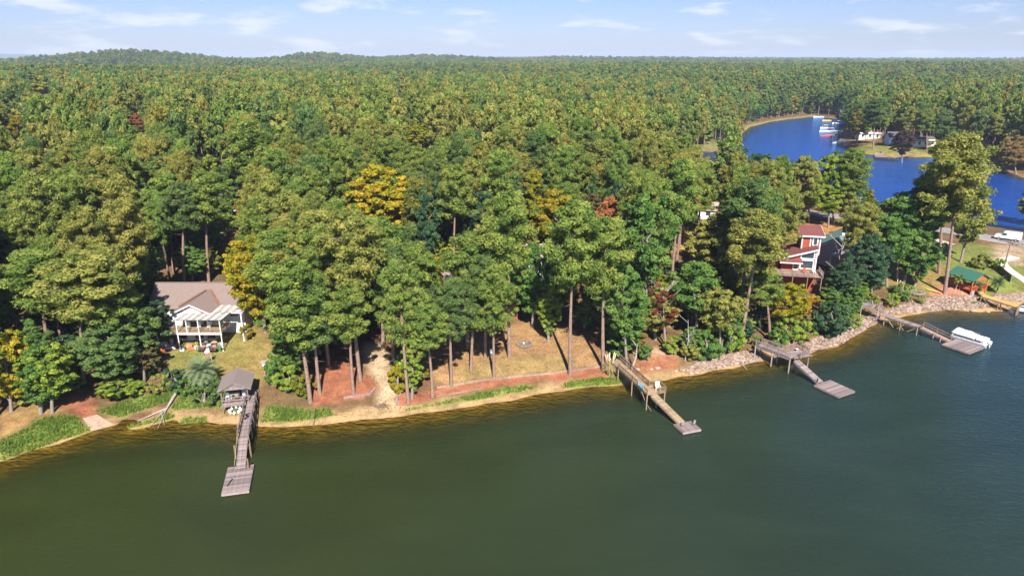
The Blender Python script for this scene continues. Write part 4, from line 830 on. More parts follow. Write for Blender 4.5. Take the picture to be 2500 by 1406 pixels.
def dock_yellow():
    a = P(2400, 721, 2.2); b = P(2486, 748, 1.6); r = empty('wooden_dock', (a.x, a.y, 0), 'new yellow plank dock on dark trestle at the right edge', 'dock'); A, B, d, L, rot, side = frame_of(a, b)
    deck(r, a, b, 1.7, M_DECKYEL, 0.2, sm=M_TIMBER); pilings(r, a, b, 1.6, M_TIMBER, 2.9, 0.1)
    for i in range(3): p = a.lerp(b, (i + 0.1) / 3) - side * 0.8; q = a.lerp(b, (i + 0.95) / 3) - side * 0.8; MB().bar(p - Vector((0, 0, 0.25)), (q.x, q.y, 0.3), 0.06, 0.14).build('brace', M_TIMBER, r)
    for k in range(3): q = b + d * 0.15 - side * (1.0 - 0.22 * k); MB().tube([(q.x, q.y, -2), (q.x + 0.05 * k, q.y, 1.7 + 0.2 * (k == 1))], 0.13, 8).build('piling', M_TIMBER, r)
dock_yellow()
# ------------------------------------------------------------------ boats
def loft(secs, caps=True):            # secs: list of equal-length point rings
    mb = MB(); n = len(secs[0]); vs = [p for s in secs for p in s]; fs = []
    for i in range(len(secs) - 1):
        for j in range(n): q = (j + 1) % n; fs.append((i * n + j, i * n + q, (i + 1) * n + q, (i + 1) * n + j))
    if caps: fs += [tuple(range(n))[::-1], tuple(range((len(secs) - 1) * n, len(secs) * n))]
    return mb.add(vs, fs)
def pontoon():
    a = P(2322, 820, 0.3); b = P(2410, 846, 0.3); A, B, d, L, rot, side = frame_of(a, b); r = empty('pontoon_boat', (a.x, a.y, 0), 'white covered pontoon boat moored at the old dock float', 'boat')
    side = side if side.y > 0 else -side; off = side * 0.55
    def w(u, s, z): q = a.lerp(b, u) + side * s + off; return Vector((q.x, q.y, z))
    alu = mat('boat_aluminium', (0.6, 0.62, 0.64), 0.35, 0.1, 3, 0.5, 0.7); cov = mat('boat_cover', (0.62, 0.63, 0.60), 0.8, 0.12, 1.5, 0.2, bump=0.3); navy = mat('boat_stripe', (0.03, 0.05, 0.10), 0.4)
    for s in (-0.85, 0.85): MB().tube([w(0.0, s, 0.42), w(0.08, s, 0.2), w(0.5, s, 0.16), w(1.0, s, 0.16)], [0.08, 0.3, 0.32, 0.32], 10).build('pontoon', alu, r)
    MB().slab([w(0.03, -1.2, 0.58), w(0.98, -1.2, 0.58), w(0.98, 1.2, 0.58), w(0.03, 1.2, 0.58)], 0.12).build('boat_deck', M_WHITE, r)
    for s in (-1.18, 1.18): MB().bar(w(0.05, s, 0.9), w(0.93, s, 0.9), 0.05, 0.58).build('side_panel', M_WHITE, r); MB().bar(w(0.1, s * 1.03, 0.98), w(0.85, s * 1.03, 0.98), 0.02, 0.22).build('stripe', navy, r)
    for u, l in ((0.05, 1), (0.93, 1)): MB().bar(w(u, -1.15, 0.9), w(u, 1.15, 0.9), 0.05, 0.5).build('end_panel', M_WHITE, r)
    def cover(u0, u1, z0, z1, z2, nm):
        secs = []
        for i in range(9):
            t = i / 8; u = u0 + (u1 - u0) * t; zt = z1 + (z2 - z1) * t + 0.05 * math.sin(t * 12); e = 0.25 if i in (0, 8) else 1.0
            secs.append([w(u, -1.28, z0 + 0.2), w(u, -1.2, z0 + 0.35), w(u, -0.6, z0 + 0.3 + (zt - z0) * 0.8 * e), w(u, 0, z0 + 0.3 + (zt - z0) * e), w(u, 0.6, z0 + 0.3 + (zt - z0) * 0.8 * e), w(u, 1.2, z0 + 0.35), w(u, 1.28, z0 + 0.2)])
        loft(secs).build(nm, cov, r, True)
    cover(0.02, 0.66, 1.0, 1.75, 1.55, 'cover'); cover(0.70, 0.92, 0.95, 1.3, 1.3, 'cover')
    for u in (0.2, 0.35, 0.5, 0.64):
        for s in (-1.22, 1.22): MB().tube([w(u, s, 0.65), w(u + 0.01, s, 1.3)], 0.025, 6).build('stanchion', alu, r)
    MB().bar(w(0.55, 0.1, 1.95), w(0.72, 0.4, 2.0), 0.35, 0.06).build('folded_top', navy, r)
    m = MB(); m.box(w(1.03, 0, 0.95), (0.42, 0.42, 0.6), rot.z); m.bar(w(1.02, 0, 0.7), w(1.03, 0, -0.3), 0.16, 0.2); o = m.build('outboard_motor', M_WHITE, r); o.modifiers.new('bevel', 'BEVEL').width = 0.08
pontoon()
def runabout():
    a = P(2484, 756, 0.4); d = Vector((0.86, -0.35, 0)).normalized(); side = Vector((0.35, 0.86, 0)).normalized(); r = empty('motor_boat', (a.x, a.y, 0), 'white and blue motor boat cut by the right edge at the yellow dock', 'boat'); blue = mat('boat_blue', (0.03, 0.06, 0.20), 0.3, 0.05, 2, 0.5); secs = []; top = []
    for i in range(8):
        t = i / 7; hw = 1.15 * (1 - (1 - t) ** 2.6 * 0.92); q = a + d * 6.2 * t; zt = 1.25 - 0.35 * t
        def w(s, z): v = q + side * s; return Vector((v.x, v.y, z))
        secs.append([w(-hw, zt), w(-hw * 0.85, 0.25), w(0, -0.15 + 0.3 * (1 - t) ** 2), w(hw * 0.85, 0.25), w(hw, zt), w(0, zt + 0.06)])
        top.append([w(-hw * 1.02, zt + 0.02), w(-hw * 1.02, zt - 0.18), w(-hw * 0.9, zt - 0.18), w(-hw * 0.85, zt + 0.06)])
    loft(secs).build('hull', M_WHITE, r, False); loft(top).build('stripe', blue, r)
    def w(t, s, z): v = a + d * 6.2 * t + side * s; return Vector((v.x, v.y, z))
    MB().slab([w(0.42, -0.9, 1.25), w(0.42, 0.9, 1.25), w(0.5, 0.8, 1.75), w(0.5, -0.8, 1.75)], 0.03).build('windscreen', M_GLASS, r); MB().slab([w(0.55, -0.8, 1.22), w(0.95, -0.8, 1.12), w(0.95, 0.8, 1.12), w(0.55, 0.8, 1.22)], 0.05).build('cover', mat('boat_cover_blue', (0.10, 0.17, 0.36), 0.8), r)
runabout()
# ------------------------------------------------------------------ shingled lake shelter beside the first dock
M_SHING = mat('grey_shingles', (0.185, 0.15, 0.142), 0.95, 0.30, 5, 0.1, bump=0.6, stretch=(1, 1, 3)); M_SHBR = mat('brown_shingles', (0.185, 0.142, 0.130), 0.95, 0.28, 4.5, 0.1, bump=0.6, stretch=(1, 1, 3))
def gable_roof(root, x0, x1, y0, y1, ze, zr, m, axis='y', th=0.14, trim=None, nm='roof_slope'):
    if axis == 'y': xm = (x0 + x1) / 2; qs = [[(x0, y0, ze), (x0, y1, ze), (xm, y1, zr), (xm, y0, zr)], [(xm, y0, zr), (xm, y1, zr), (x1, y1, ze), (x1, y0, ze)]]
    else: ym = (y0 + y1) / 2; qs = [[(x0, y0, ze), (x1, y0, ze), (x1, ym, zr), (x0, ym, zr)], [(x0, ym, zr), (x1, ym, zr), (x1, y1, ze), (x0, y1, ze)]]
    out = [MB().slab(q, th).build(nm, m, root) for q in qs]
    if trim is not None:
        for e in ((y0 - 0.02, y1 + 0.02) if axis == 'y' else (x0 - 0.02, x1 + 0.02)):
            for s in (0, 1):
                if axis == 'y': p = ((x0, x1)[s], e, ze - 0.08); q = ((x0 + x1) / 2, e, zr - 0.08)
                else: p = (e, (y0, y1)[s], ze - 0.08); q = (e, (y0 + y1) / 2, zr - 0.08)
                MB().bar(p, q, 0.05, 0.22).build('trim_board', trim, root)
    return out
def shelter():
    r = empty('lake_shelter', (-38.9, 87.6, 0.9), 'small open shelter with grey shingled gable roof by the first dock', 'shelter'); x0, x1, y0, y1, z = -40.8, -37.15, 87.3, 91.4, 1.95
    deck(r, (x0, (y0 + y1) / 2, z), (x1, (y0 + y1) / 2, z), y1 - y0, M_DECK, 0.2); MB().bar((x0, y0 - 0.04, z - 0.35), (x1, y0 - 0.04, z - 0.35), 0.05, 0.3).build('skirt_board', M_DECK, r); MB().bar((x0, y0 - 0.04, z - 0.08), (x1, y0 - 0.04, z - 0.08), 0.05, 0.2).build('skirt_board', M_DECK, r)
    for x in (x0 + 0.08, x1 - 0.08):
        for y in (y0 + 0.08, y1 - 0.08): MB().box((x, y, (0.5 + 4.25) / 2), (0.14, 0.14, 3.75)).build('post', M_DECK, r)
    for zz in (0.45, 0.9): MB().bar((x0, y0 + 0.02, z + zz), (x1, y0 + 0.02, z + zz), 0.05, 0.12).build('rail', M_DECK, r)
    MB().bar((x0 + 0.02, y0, z + 0.9), (x0 + 0.02, y1, z + 0.9), 0.05, 0.12).build('rail', M_DECK, r); MB().bar((x1 - 0.02, y0 + 1.4, z + 0.9), (x1 - 0.02, y1, z + 0.9), 0.05, 0.12).build('rail', M_DECK, r)
    MB().box(((x0 + x1) / 2, y1, z + 1.2), (x1 - x0, 0.06, 2.3)).build('back_wall', M_TIMBER, r)
    gable_roof(r, -41.15, -36.65, 86.9, 91.9, 4.1, 5.25, M_SHING, 'y', 0.14, M_DECK); MB().add([(-40.9, 87.05, 4.05), (-36.9, 87.05, 4.05), (-38.9, 87.05, 5.1), (-40.9, 87.13, 4.05), (-36.9, 87.13, 4.05), (-38.9, 87.13, 5.1)], [(0, 1, 2), (5, 4, 3), (0, 3, 4, 1), (1, 4, 5, 2), (2, 5, 3, 0)]).build('gable_panel', M_DECK, r)
    MB().bar((x1 - 0.1, y0 + 0.1, 3.5), (x1 - 0.75, y0 + 0.1, 4.1), 0.08, 0.08).build('brace', M_DECK, r)
    tb = empty('picnic_table', (-39.2, 88.9, z), 'pale table inside the shingled shelter', 'table'); MB().box((-39.2, 88.9, z + 0.74), (1.3, 0.8, 0.05)).build('table_top', M_WHITE, tb)
    for sx in (-0.5, 0.5):
        for sy in (-0.3, 0.3): MB().box((-39.2 + sx, 88.9 + sy, z + 0.37), (0.06, 0.06, 0.7)).build('leg', M_WHITE, tb)
    for i, (x, y) in enumerate(((-40.2, 88.6), (-38.9, 88.0), (-37.9, 88.4), (-38.2, 89.6))):
        c = empty('patio_chair', (x, y, z), ['white patio chair at the left post of the shelter', 'beige patio chair at the front rail of the shelter', 'white patio chair at the dock side of the shelter', 'white patio chair behind the shelter table'][i], 'chair'); m = M_DECKTAN if i == 1 else M_WHITE
        MB().box((x, y, z + 0.43), (0.5, 0.5, 0.05)).build('seat', m, c); MB().box((x, y + 0.24 if i < 3 else y + 0.24, z + 0.72), (0.5, 0.05, 0.5)).build('backrest', m, c)
        for sx in (-0.21, 0.21):
            for sy in (-0.21, 0.21): MB().box((x + sx, y + sy, z + 0.21), (0.05, 0.05, 0.4)).build('leg', m, c)
shelter()
def turn_shelter(a=R(13)):                       # the shelter stands square to its dock
    piv = Vector((-38.9, 87.6, 0)); rm = Matrix.Rotation(a, 4, 'Z')
    for o in COL.objects:
        if o.parent is None and (o.name.startswith('lake_shelter') or 'shelter' in o.get('label', '') and o.get('category') in ('chair', 'table')):
            z = o.location.z; p = rm @ (Vector((o.location.x, o.location.y, 0)) - piv) + piv; o.location = (p.x, p.y, z); o.rotation_euler.z = a
turn_shelter()
def gourds():
    b = P(584, 1072, 0.0); b = Vector((b.x, b.y, -1.2)); r = empty('bird_gourd_rack', b, 'tall pole with a ring of white bird gourds beside the first dock', 'bird house'); tz = 4.3
    MB().tube([b, (b.x, b.y, tz + 0.5)], 0.045, 8).build('pole', M_DECKTAN, r); mb = MB().lathe((0, 0, 0), [(0.03, 0.22), (0.06, 0.16), (0.15, 0.06), (0.2, -0.06), (0.17, -0.18), (0.05, -0.25)], 10).mesh('gourd', M_WHITE)
    for p in mb.polygons: p.use_smooth = True
    for k in range(8):
        a = 2 * math.pi * k / 8 + 0.2
        q = Vector((b.x + math.cos(a) * 0.72, b.y + math.sin(a) * 0.72, tz + 0.05)); MB().tube([(b.x, b.y, tz + 0.4), (q.x, q.y, tz + 0.34)], 0.012, 5).build('arm', M_BLACK, r); piece('gourd', mb, r, q)
gourds()
# ------------------------------------------------------------------ white house on the left
M_SIDE = mat('white_siding', (0.55, 0.55, 0.56), 0.6, 0.05, 2, 0.3); M_BRICK = mat('red_brick', (0.20, 0.08, 0.05), 0.9, 0.25, 6, 0.1, bump=0.4)
M_TIN = mat('white_corrugated', (0.47, 0.455, 0.44), 0.5, 0.38, 1.6, 0.3, stretch=(2, 0.6, 1)); M_RUST = mat('rust', (0.25, 0.11, 0.06), 0.9, 0.3, 3)
def siding(root, a, b, z0, z1, m, nm='siding_board', pitch=0.3, top=None):   # lapped boards on the wall a-b, clipped by top(u) if given
    a, b = Vector((*a, 0)), Vector((*b, 0)); d = (b - a); L = d.length; d /= L; n = Vector((d.y, -d.x, 0)); z = z0
    while z < z1 - 0.01:
        zt = min(z + pitch, z1); u0, u1 = (0, L) if top is None else top(zt)
        if u1 - u0 > 0.2:
            p, q = a + d * u0, a + d * u1; vs = [p + n * 0.045 + Vector((0, 0, z)), q + n * 0.045 + Vector((0, 0, z)), q + n * 0.015 + Vector((0, 0, zt)), p + n * 0.015 + Vector((0, 0, zt)), p + Vector((0, 0, z)), q + Vector((0, 0, z)), q + Vector((0, 0, zt)), p + Vector((0, 0, zt))]
            MB().add(vs, [(0, 1, 2, 3), (1, 0, 4, 5), (3, 2, 6, 7), (0, 3, 7, 4), (2, 1, 5, 6)]).build(nm, m, root)
        z += pitch
def window(root, c, wd, h, m=None, face='y', frame=0.09):       # a framed pane on a wall facing -y ('y') or +x/-x
    o = Vector(c); f = MB()
    def q(u, v, w_): return (o.x + u, o.y - w_, o.z + v) if face == 'y' else (o.x + (w_ if face == 'x+' else -w_), o.y + u, o.z + v)
    def bar(u0, v0, u1, v1): f.bar(q(u0, v0, 0.04), q(u1, v1, 0.04), frame, 0.08) if u0 != u1 else f.bar(q(u0, v0, 0.04), q(u1, v1, 0.04), 0.08 if face == 'y' else frame, frame if face == 'y' else 0.08)
    bar(-wd / 2, -h / 2, wd / 2, -h / 2); bar(-wd / 2, h / 2, wd / 2, h / 2); bar(-wd / 2, -h / 2, -wd / 2, h / 2); bar(wd / 2, -h / 2, wd / 2, h / 2)
    w_ = f.build('window', m or M_WHITE, root); p = MB(); p.add([q(-wd / 2, -h / 2, 0.02), q(wd / 2, -h / 2, 0.02), q(wd / 2, h / 2, 0.02), q(-wd / 2, h / 2, 0.02), q(-wd / 2, -h / 2, 0.005), q(wd / 2, -h / 2, 0.005), q(wd / 2, h / 2, 0.005), q(-wd / 2, h / 2, 0.005)], [(0, 1, 2, 3), (7, 6, 5, 4), (0, 4, 5, 1), (1, 5, 6, 2), (2, 6, 7, 3), (3, 7, 4, 0)]); p.build('pane', M_GLASS, w_)
    return w_
M_TIN2 = mat('grey_corrugated', (0.30, 0.275, 0.26), 0.55, 0.45, 1.8, 0.3, stretch=(2, 0.6, 1))
def white_house():
    r = empty('white_house', (-53, 110, 3.0), 'white sided lake house with brown shingle roof and railed deck', 'house')
    # main body and front gable wing
    MB().box((-53.2, 116.2, 5.4), (15.2, 11.6, 4.9)).build('wall', M_SIDE, r); MB().box((-52.9, 109.0, 5.4), (6.6, 3.6, 4.9)).build('wall', M_SIDE, r)
    siding(r, (-56.2, 107.2), (-49.6, 107.2), 5.8, 7.8, M_SIDE); siding(r, (-56.2, 107.2), (-49.6, 107.2), 7.8, 9.35, M_SIDE, top=lambda z: ((z - 7.8) * 2.06, 6.6 - (z - 7.8) * 2.06))
    siding(r, (-49.55, 110.4), (-45.6, 110.4), 5.8, 7.8, M_SIDE)
    ze, zr = 7.75, 10.35
    main = MB().slab([(-61.6, 109.8, ze), (-45.0, 109.8, ze), (-46.4, 116.2, zr), (-63.0, 116.2, zr)], 0.16).build('roof_slope', M_SHBR, r); MB().slab([(-63.0, 116.2, zr), (-46.4, 116.2, zr), (-45.0, 122.6, ze), (-61.6, 122.6, ze)], 0.16).build('roof_slope', M_SHBR, r)
    MB().bar((-63.0, 116.2, zr + 0.02), (-46.4, 116.2, zr + 0.02), 0.35, 0.06).build('ridge_cap', M_SHBR, r)
    xm = -52.9
    for s in (-1, 1): MB().slab([(xm + s * 3.9, 106.6, 7.72), (xm + s * 3.9, 109.9, 7.72), (xm, 114.6, 9.62), (xm, 106.6, 9.62)][::s], 0.14).build('roof_slope', M_SHBR, r)
    for s in (-1, 1): MB().bar((xm + s * 3.95, 106.56, 7.64), (xm, 106.56, 9.55), 0.06, 0.20).build('fascia', M_WHITE, r)
    for s in (-1, 1): MB().bar((xm + s * 3.5, 110.1, 8.12), (xm + s * 0.35, 114.25, 9.72), 0.5, 0.05).build('valley', mat('rusty_valley', (0.17, 0.085, 0.05), 0.95, 0.3, 3), r)
    for s in (-1, 1): MB().slab([(-47.4 + s * 3.2, 112.6, 8.3), (-47.4 + s * 3.2, 123.2, 8.3), (-47.4, 123.2, 10.9), (-47.4, 114.2, 10.9)][::s], 0.14).build('roof_slope', M_SHBR, r)
    ch = MB().box((-50.3, 118.6, 10.0), (1.4, 0.8, 2.4)).build('chimney', M_BRICK, r); MB().box((-50.3, 118.6, 11.25), (1.6, 1.0, 0.14)).build('chimney_cap', M_BRICK, ch)
    # deck
    deck(r, (-57.6, 105.5, 5.8), (-46.9, 105.5, 5.8), 3.4, M_DECKTAN, 0.2, stringer=False); MB().bar((-57.6, 103.78, 5.66), (-46.9, 103.78, 5.66), 0.06, 0.3).build('rim_board', M_WHITE, r)
    railing(r, (-57.5, 103.85, 5.83), (-46.95, 103.85, 5.83), M_DECKTAN, 0.95, 1.75, 0.16); railing(r, (-57.5, 103.85, 5.83), (-57.5, 107.2, 5.83), M_DECKTAN, 0.95, 1.7, 0.16); railing(r, (-46.95, 103.85, 5.83), (-46.95, 107.2, 5.83), M_DECKTAN, 0.95, 1.7, 0.16)
    g = H(-52, 104)
    for x, zt in ((-57.4, 5.6), (-54.0, 8.05), (-50.5, 8.05), (-47.0, 8.05)): MB().box((x, 103.7, (g - 0.3 + zt) / 2), (0.14, 0.14, zt - g + 0.3)).build('porch_post', M_WHITE, r)
    MB().box((-52.4, 103.7, 6.95), (0.14, 0.14, 2.2)).build('porch_post', M_WHITE, r); MB().box((-44.9, 107.3, 5.4), (0.2, 0.2, 4.9)).build('porch_post', M_WHITE, r)
    MB().bar((-54.2, 103.66, 8.12), (-46.7, 103.66, 8.12), 0.1, 0.18).build('porch_beam', M_WHITE, r); MB().bar((-46.5, 107.3, 8.0), (-44.6, 107.3, 8.0), 0.1, 0.24).build('porch_beam', M_WHITE, r)
    # corrugated porch roof: ribbed sheets
    def sheets(x0, x1, y0, y1, z0, z1):
        n = round((x1 - x0) / 0.62); w_ = (x1 - x0) / n
        for i in range(n):
            mb = MB(); vs = []; k = 8
            for j in range(k + 1):
                x = x0 + w_ * (i + j / k * 0.985); dz = 0.05 if (j % 4) in (1, 2) else 0.0; dz += random.uniform(-0.01, 0.01); vs += [(x, y0 - random.uniform(0, 0.06), z0 + dz), (x, y1, z1 + dz)]
            mb.add(vs, [(2 * j, 2 * j + 2, 2 * j + 3, 2 * j + 1) for j in range(k)]); o = mb.build('roof_sheet', (M_TIN, M_TIN2)[i % 2], r); o.modifiers.new('thickness', 'SOLIDIFY').thickness = 0.02
            if random.random() < 0.4: x = x0 + w_ * (i + random.uniform(0.2, 0.8)); MB().box((x, y0 + (y1 - y0) * random.uniform(0.3, 0.9), z1 + 0.02), (0.28, 0.3, 0.02)).build('rust_patch', M_RUST, r)
    sheets(-54.4, -46.6, 103.4, 107.1, 8.22, 8.06); sheets(-49.5, -44.5, 107.2, 110.4, 8.12, 8.2)
    # openings
    for x, w_ in ((-52.8, 1.9), (-50.6, 1.2)): window(r, (x, 107.17, 6.9), w_, 1.9)
    window(r, (-47.3, 110.35, 6.8), 1.4, 1.2); dr = MB().box((-55.2, 107.12, 6.85), (0.95, 0.08, 2.05)).build('door', M_WHITE, r); MB().box((-54.85, 107.05, 6.8), (0.06, 0.06, 0.12)).build('handle', M_BLACK, dr)
    for x in (-55, -52.2, -50.2): window(r, (x, 107.17, 4.2), 1.3, 1.4, M_TIMBER)
    # deck furniture seen over the rail
    for i, x in enumerate((-52.9, -51.2, -49.6)):
        c = empty('deck_chair', (x, 105.2, 5.83), ['leftmost white chair on the white house deck', 'middle white chair on the white house deck', 'rightmost white chair on the white house deck'][i], 'chair'); MB().box((x, 105.2, 6.28), (0.6, 0.55, 0.06)).build('seat', M_WHITE, c); MB().box((x, 105.5, 6.75), (0.6, 0.06, 0.85)).build('backrest', M_WHITE, c)
        for sx in (-0.26, 0.26):
            for sy in (-0.24, 0.24): MB().box((x + sx, 105.2 + sy, 6.04), (0.05, 0.05, 0.42)).build('leg', M_WHITE, c)
    tb = empty('deck_table', (-55.9, 105.0, 5.83), 'dark low table on the open end of the white house deck', 'table'); MB().box((-55.9, 105.0, 6.5), (1.7, 0.9, 0.06)).build('table_top', M_TIMBER, tb)
    for sx in (-0.75, 0.75):
        for sy in (-0.35, 0.35): MB().box((-55.9 + sx, 105 + sy, 6.15), (0.07, 0.07, 0.64)).build('leg', M_TIMBER, tb)
white_house()
def clutter():
    spec = [('storage_box', (-57.0, 104.7, .9, .7, .8), (0.62, 0.60, 0.58), 'pale storage box at the left end under the deck'), ('orange_crate', (-56.7, 103.6, .7, .5, .45), (0.55, 0.13, 0.05), 'orange crate on the grass edge under the deck'), ('mattress', (-55.7, 104.2, 1.5, .9, .5), (0.55, 0.44, 0.42), 'pinkish wrapped bundle under the deck'),
     ('white_bin', (-56.2, 105.6, .6, .6, .9), (0.72, 0.7, 0.68), 'white bin behind the orange crate under the deck'), ('red_cabinet', (-54.9, 104.9, .6, .5, 1.1), (0.42, 0.07, 0.04), 'red cabinet left of the second porch post'), ('cooler', (-53.6, 103.4, .8, .5, .45), (0.75, 0.75, 0.75), 'white cooler on the lawn edge by the porch post'),
     ('cardboard_box', (-52.8, 104.4, .9, .7, .6), (0.40, 0.22, 0.12), 'brown cardboard box under the deck middle'), ('red_mat_roll', (-52.2, 103.9, 1.1, .5, .35), (0.45, 0.12, 0.06), 'red rolled mat under the deck middle'), ('white_sack', (-51.4, 104.0, .7, .5, .5), (0.74, 0.72, 0.66), 'white sack left of the trailer'), ('yellow_bucket', (-51.8, 104.9, .4, .4, .7), (0.62, 0.45, 0.04), 'yellow bucket under the deck middle'),
     ('grey_barrel', (-50.2, 104.9, .6, .6, .9), (0.18, 0.18, 0.2), 'dark barrel behind the trailer'), ('tan_box', (-48.9, 105.0, .9, .6, .9), (0.45, 0.33, 0.2), 'tan box behind the trailer load'), ('white_box', (-47.9, 104.8, .7, .6, .8), (0.7, 0.69, 0.68), 'white box at the right end under the deck'), ('green_planter', (-47.5, 103.6, .5, .5, .9), (0.06, 0.16, 0.04), 'green planter beside the right porch post')]
    for nm, (x, y, a, b, h), c, lab in spec:
        g = H(x, y); r = empty(nm, (x, y, g), lab, nm.split('_')[-1]); m = mat(nm, c, 0.7, 0.2, 3)
        if nm.endswith(('bucket', 'barrel', 'planter', 'bin')): MB().lathe((x, y, g), [(a * .4, 0), (a * .5, h * .5), (a * .5, h)], 12).build('body', m, r); MB().lathe((x, y, g + h), [(a * .53, 0), (a * .53, .05), (a * .4, .06)], 12).build('rim', m, r)
        else:
            o = MB().box((x, y, g + h / 2), (a, b, h), random.uniform(-.4, .4)).build('body', m, r); o.modifiers.new('bevel', 'BEVEL').width = 0.05; MB().box((x, y, g + h + .02), (a * .9, b * .9, .05), random.uniform(-.4, .4)).build('lid', m, r)
clutter()
def trailer():
    c = Pg(516, 851); x, y = c.x, c.y - 0.9; g = H(x, y); r = empty('utility_trailer', (x, y, g), 'black utility trailer with mesh sides and white wheels', 'trailer')
    L, Wd, z = 3.1, 1.7, g + 0.55; MB().box((x, y, z), (L, Wd, 0.08)).build('bed', M_TIMBER, r)
    for s in (-1, 1):
        for zz in (0.08, 0.32, 0.58): MB().bar((x - L / 2, y + s * Wd / 2, z + zz), (x + L / 2, y + s * Wd / 2, z + zz), 0.06, 0.06).build('side_rail', M_BLACK, r)
        for k in range(6): MB().box((x - L / 2 + L * k / 5, y + s * Wd / 2, z + 0.3), (0.05, 0.05, 0.62)).build('upright', M_BLACK, r)
        w_ = MB().tube([(x - 0.1, y + s * (Wd / 2 + 0.08), g + 0.33), (x - 0.1, y + s * (Wd / 2 + 0.28), g + 0.33)], 0.33, 16).build('wheel', M_BLACK, r); MB().tube([(x - 0.1, y + s * (Wd / 2 + 0.27), g + 0.33), (x - 0.1, y + s * (Wd / 2 + 0.31), g + 0.33)], 0.2, 14).build('rim', M_WHITE, w_); MB().box((x - 0.1, y + s * (Wd / 2 + 0.18), g + 0.74), (0.9, 0.26, 0.05)).build('mudguard', M_BLACK, r)
    for zz in (0.1, 0.5, 0.9, 1.2): MB().bar((x - L / 2 - 0.06, y - Wd / 2, z + zz), (x - L / 2 - 0.06, y + Wd / 2, z + zz), 0.05, 0.05).build('ramp_bar', M_BLACK, r)
    for k in range(5): MB().box((x - L / 2 - 0.06, y - Wd / 2 + Wd * k / 4, z + 0.65), (0.05, 0.05, 1.2)).build('ramp_bar', M_BLACK, r)
    MB().bar((x + L / 2, y, z - 0.05), (x + L / 2 + 1.1, y, z - 0.1), 0.1, 0.1).build('tow_bar', M_BLACK, r)
    for i, (dx, dy, a, b, h, cc) in enumerate(((-0.9, 0, .8, .9, .3, (0.35, 0.2, 0.18)), (0.0, 0.2, .7, .8, .5, (0.5, 0.46, 0.42)), (0.8, -0.1, .9, .9, .35, (0.42, 0.22, 0.2)), (0.4, -0.5, .6, .4, .6, (0.1, 0.1, 0.11)))):
        o = MB().box((x + dx, y + dy, z + h / 2 + 0.05), (a, b, h), 0.3 * i).build('cargo_bundle', mat('cargo%d' % i, cc, 0.8, 0.3, 3)); tag(o, ['dull red bundle at the ramp end of the trailer', 'tan bundle in the middle of the trailer', 'pinkish bundle at the hitch end of the trailer', 'black bundle at the near side of the trailer'][i], 'bundle'); o.modifiers.new('bevel', 'BEVEL').width = 0.08
trailer()
def flag():
    p = Pg(521, 892); r = empty('flag_pole', p, 'thin white pole with a red and white flag on the left lawn', 'flag'); MB().tube([p, p + Vector((-0.35, 0, 3.0))], 0.03, 6).build('pole', M_WHITE, r); t = p + Vector((-0.35, 0, 3.0)); n = 6
    for nm, z0, z1, m in (('flag_white_half', 0.0, 0.75, M_WHITE), ('flag_red_half', 0.75, 1.25, mat('flag_red', (0.55, 0.10, 0.10), 0.9))):
        vs = []
        for i in range(n + 1): u = i / n; vs += [t + Vector((-0.02 - 0.75 * u * (0.6 + z0 * 0.3), 0.06 * math.sin(u * 6), -z0 - 0.25 * u)), t + Vector((-0.02 - 0.75 * u * (0.6 + z1 * 0.3), 0.06 * math.sin(u * 6 + 1), -z1 - 0.25 * u))]
        o = MB().add(vs, [(2 * i, 2 * i + 1, 2 * i + 3, 2 * i + 2) for i in range(n)]).build(nm, m, r); o.modifiers.new('thickness', 'SOLIDIFY').thickness = 0.01
flag()
def palm(base, top, label, fr=1.9, nf=34, tint=(0.22, 0.28, 0.14), droop=1.0, trunk_r=0.22):
    B = Pg(*base); T = at_y(top[0], top[1], B.y); h = T.z - B.z; r = empty('palm_tree', B, label, 'palm'); top_ = Vector((T.x, B.y, B.z + h)); mid = B.lerp(top_, 0.5) + Vector((0.1, 0, 0)); MB().tube([B - Vector((0, 0, 0.3)), mid, top_], [trunk_r * 1.15, trunk_r, trunk_r * 0.9], 9).build('trunk', M_BARKH, r)
    cr = bpy.data.objects.new('crown', bpy.data.meshes.new('crown')); mb = MB()
    for k in range(nf):
        a = k * 2.4; el = 1.25 - 1.55 * k / nf; L = fr * random.uniform(0.85, 1.1); pts = []; p = top_.copy(); dirv = Vector((math.cos(a) * math.cos(el), math.sin(a) * math.cos(el), math.sin(el)))
        for i in range(8): pts.append(p.copy()); p = p + dirv * L / 7; dirv = (dirv + Vector((0, 0, -0.17 * droop))).normalized()
        for i in range(1, 8):
            d = (pts[i] - pts[i - 1]).normalized(); s = d.cross(Vector((0, 0, 1))).normalized(); ll = 0.55 * fr / 1.9 * math.sin(math.pi * (0.15 + 0.8 * i / 8))
            for q in (0.0, 0.33, 0.66):
                c = pts[i - 1].lerp(pts[i], q)
                for sg in (-1, 1): e = c + s * sg * ll + d * ll * 0.7 + Vector((0, 0, 0.15 * ll - 0.12)); mb.add([c, c + d * 0.11, e], [(0, 1, 2)])
        mb.tube(pts, [0.03] * 7 + [0.006], 4, False)
    o = mb.build('fronds', M_LEAF, r); o.color = (*tint, 1); a = o.data.attributes.new('vary', 'FLOAT', 'POINT'); a.data.foreach_set('value', RNG.uniform(0.3, 0.7, len(o.data.vertices)).astype(np.float32)); return r
palm((492, 950), (491, 906), 'silvery feather palm with arching fronds beside the shelter', 2.6, 58, (0.21, 0.275, 0.145))
palm((2433, 717), (2437, 690), 'short green palm on the lawn right of the pavilion', 1.7, 34, (0.13, 0.19, 0.06), 0.9, 0.14)
palm((2331, 708), (2342, 680), 'slim yellow-green palm in front of the pavilion', 1.5, 26, (0.20, 0.22, 0.05), 1.1, 0.1)
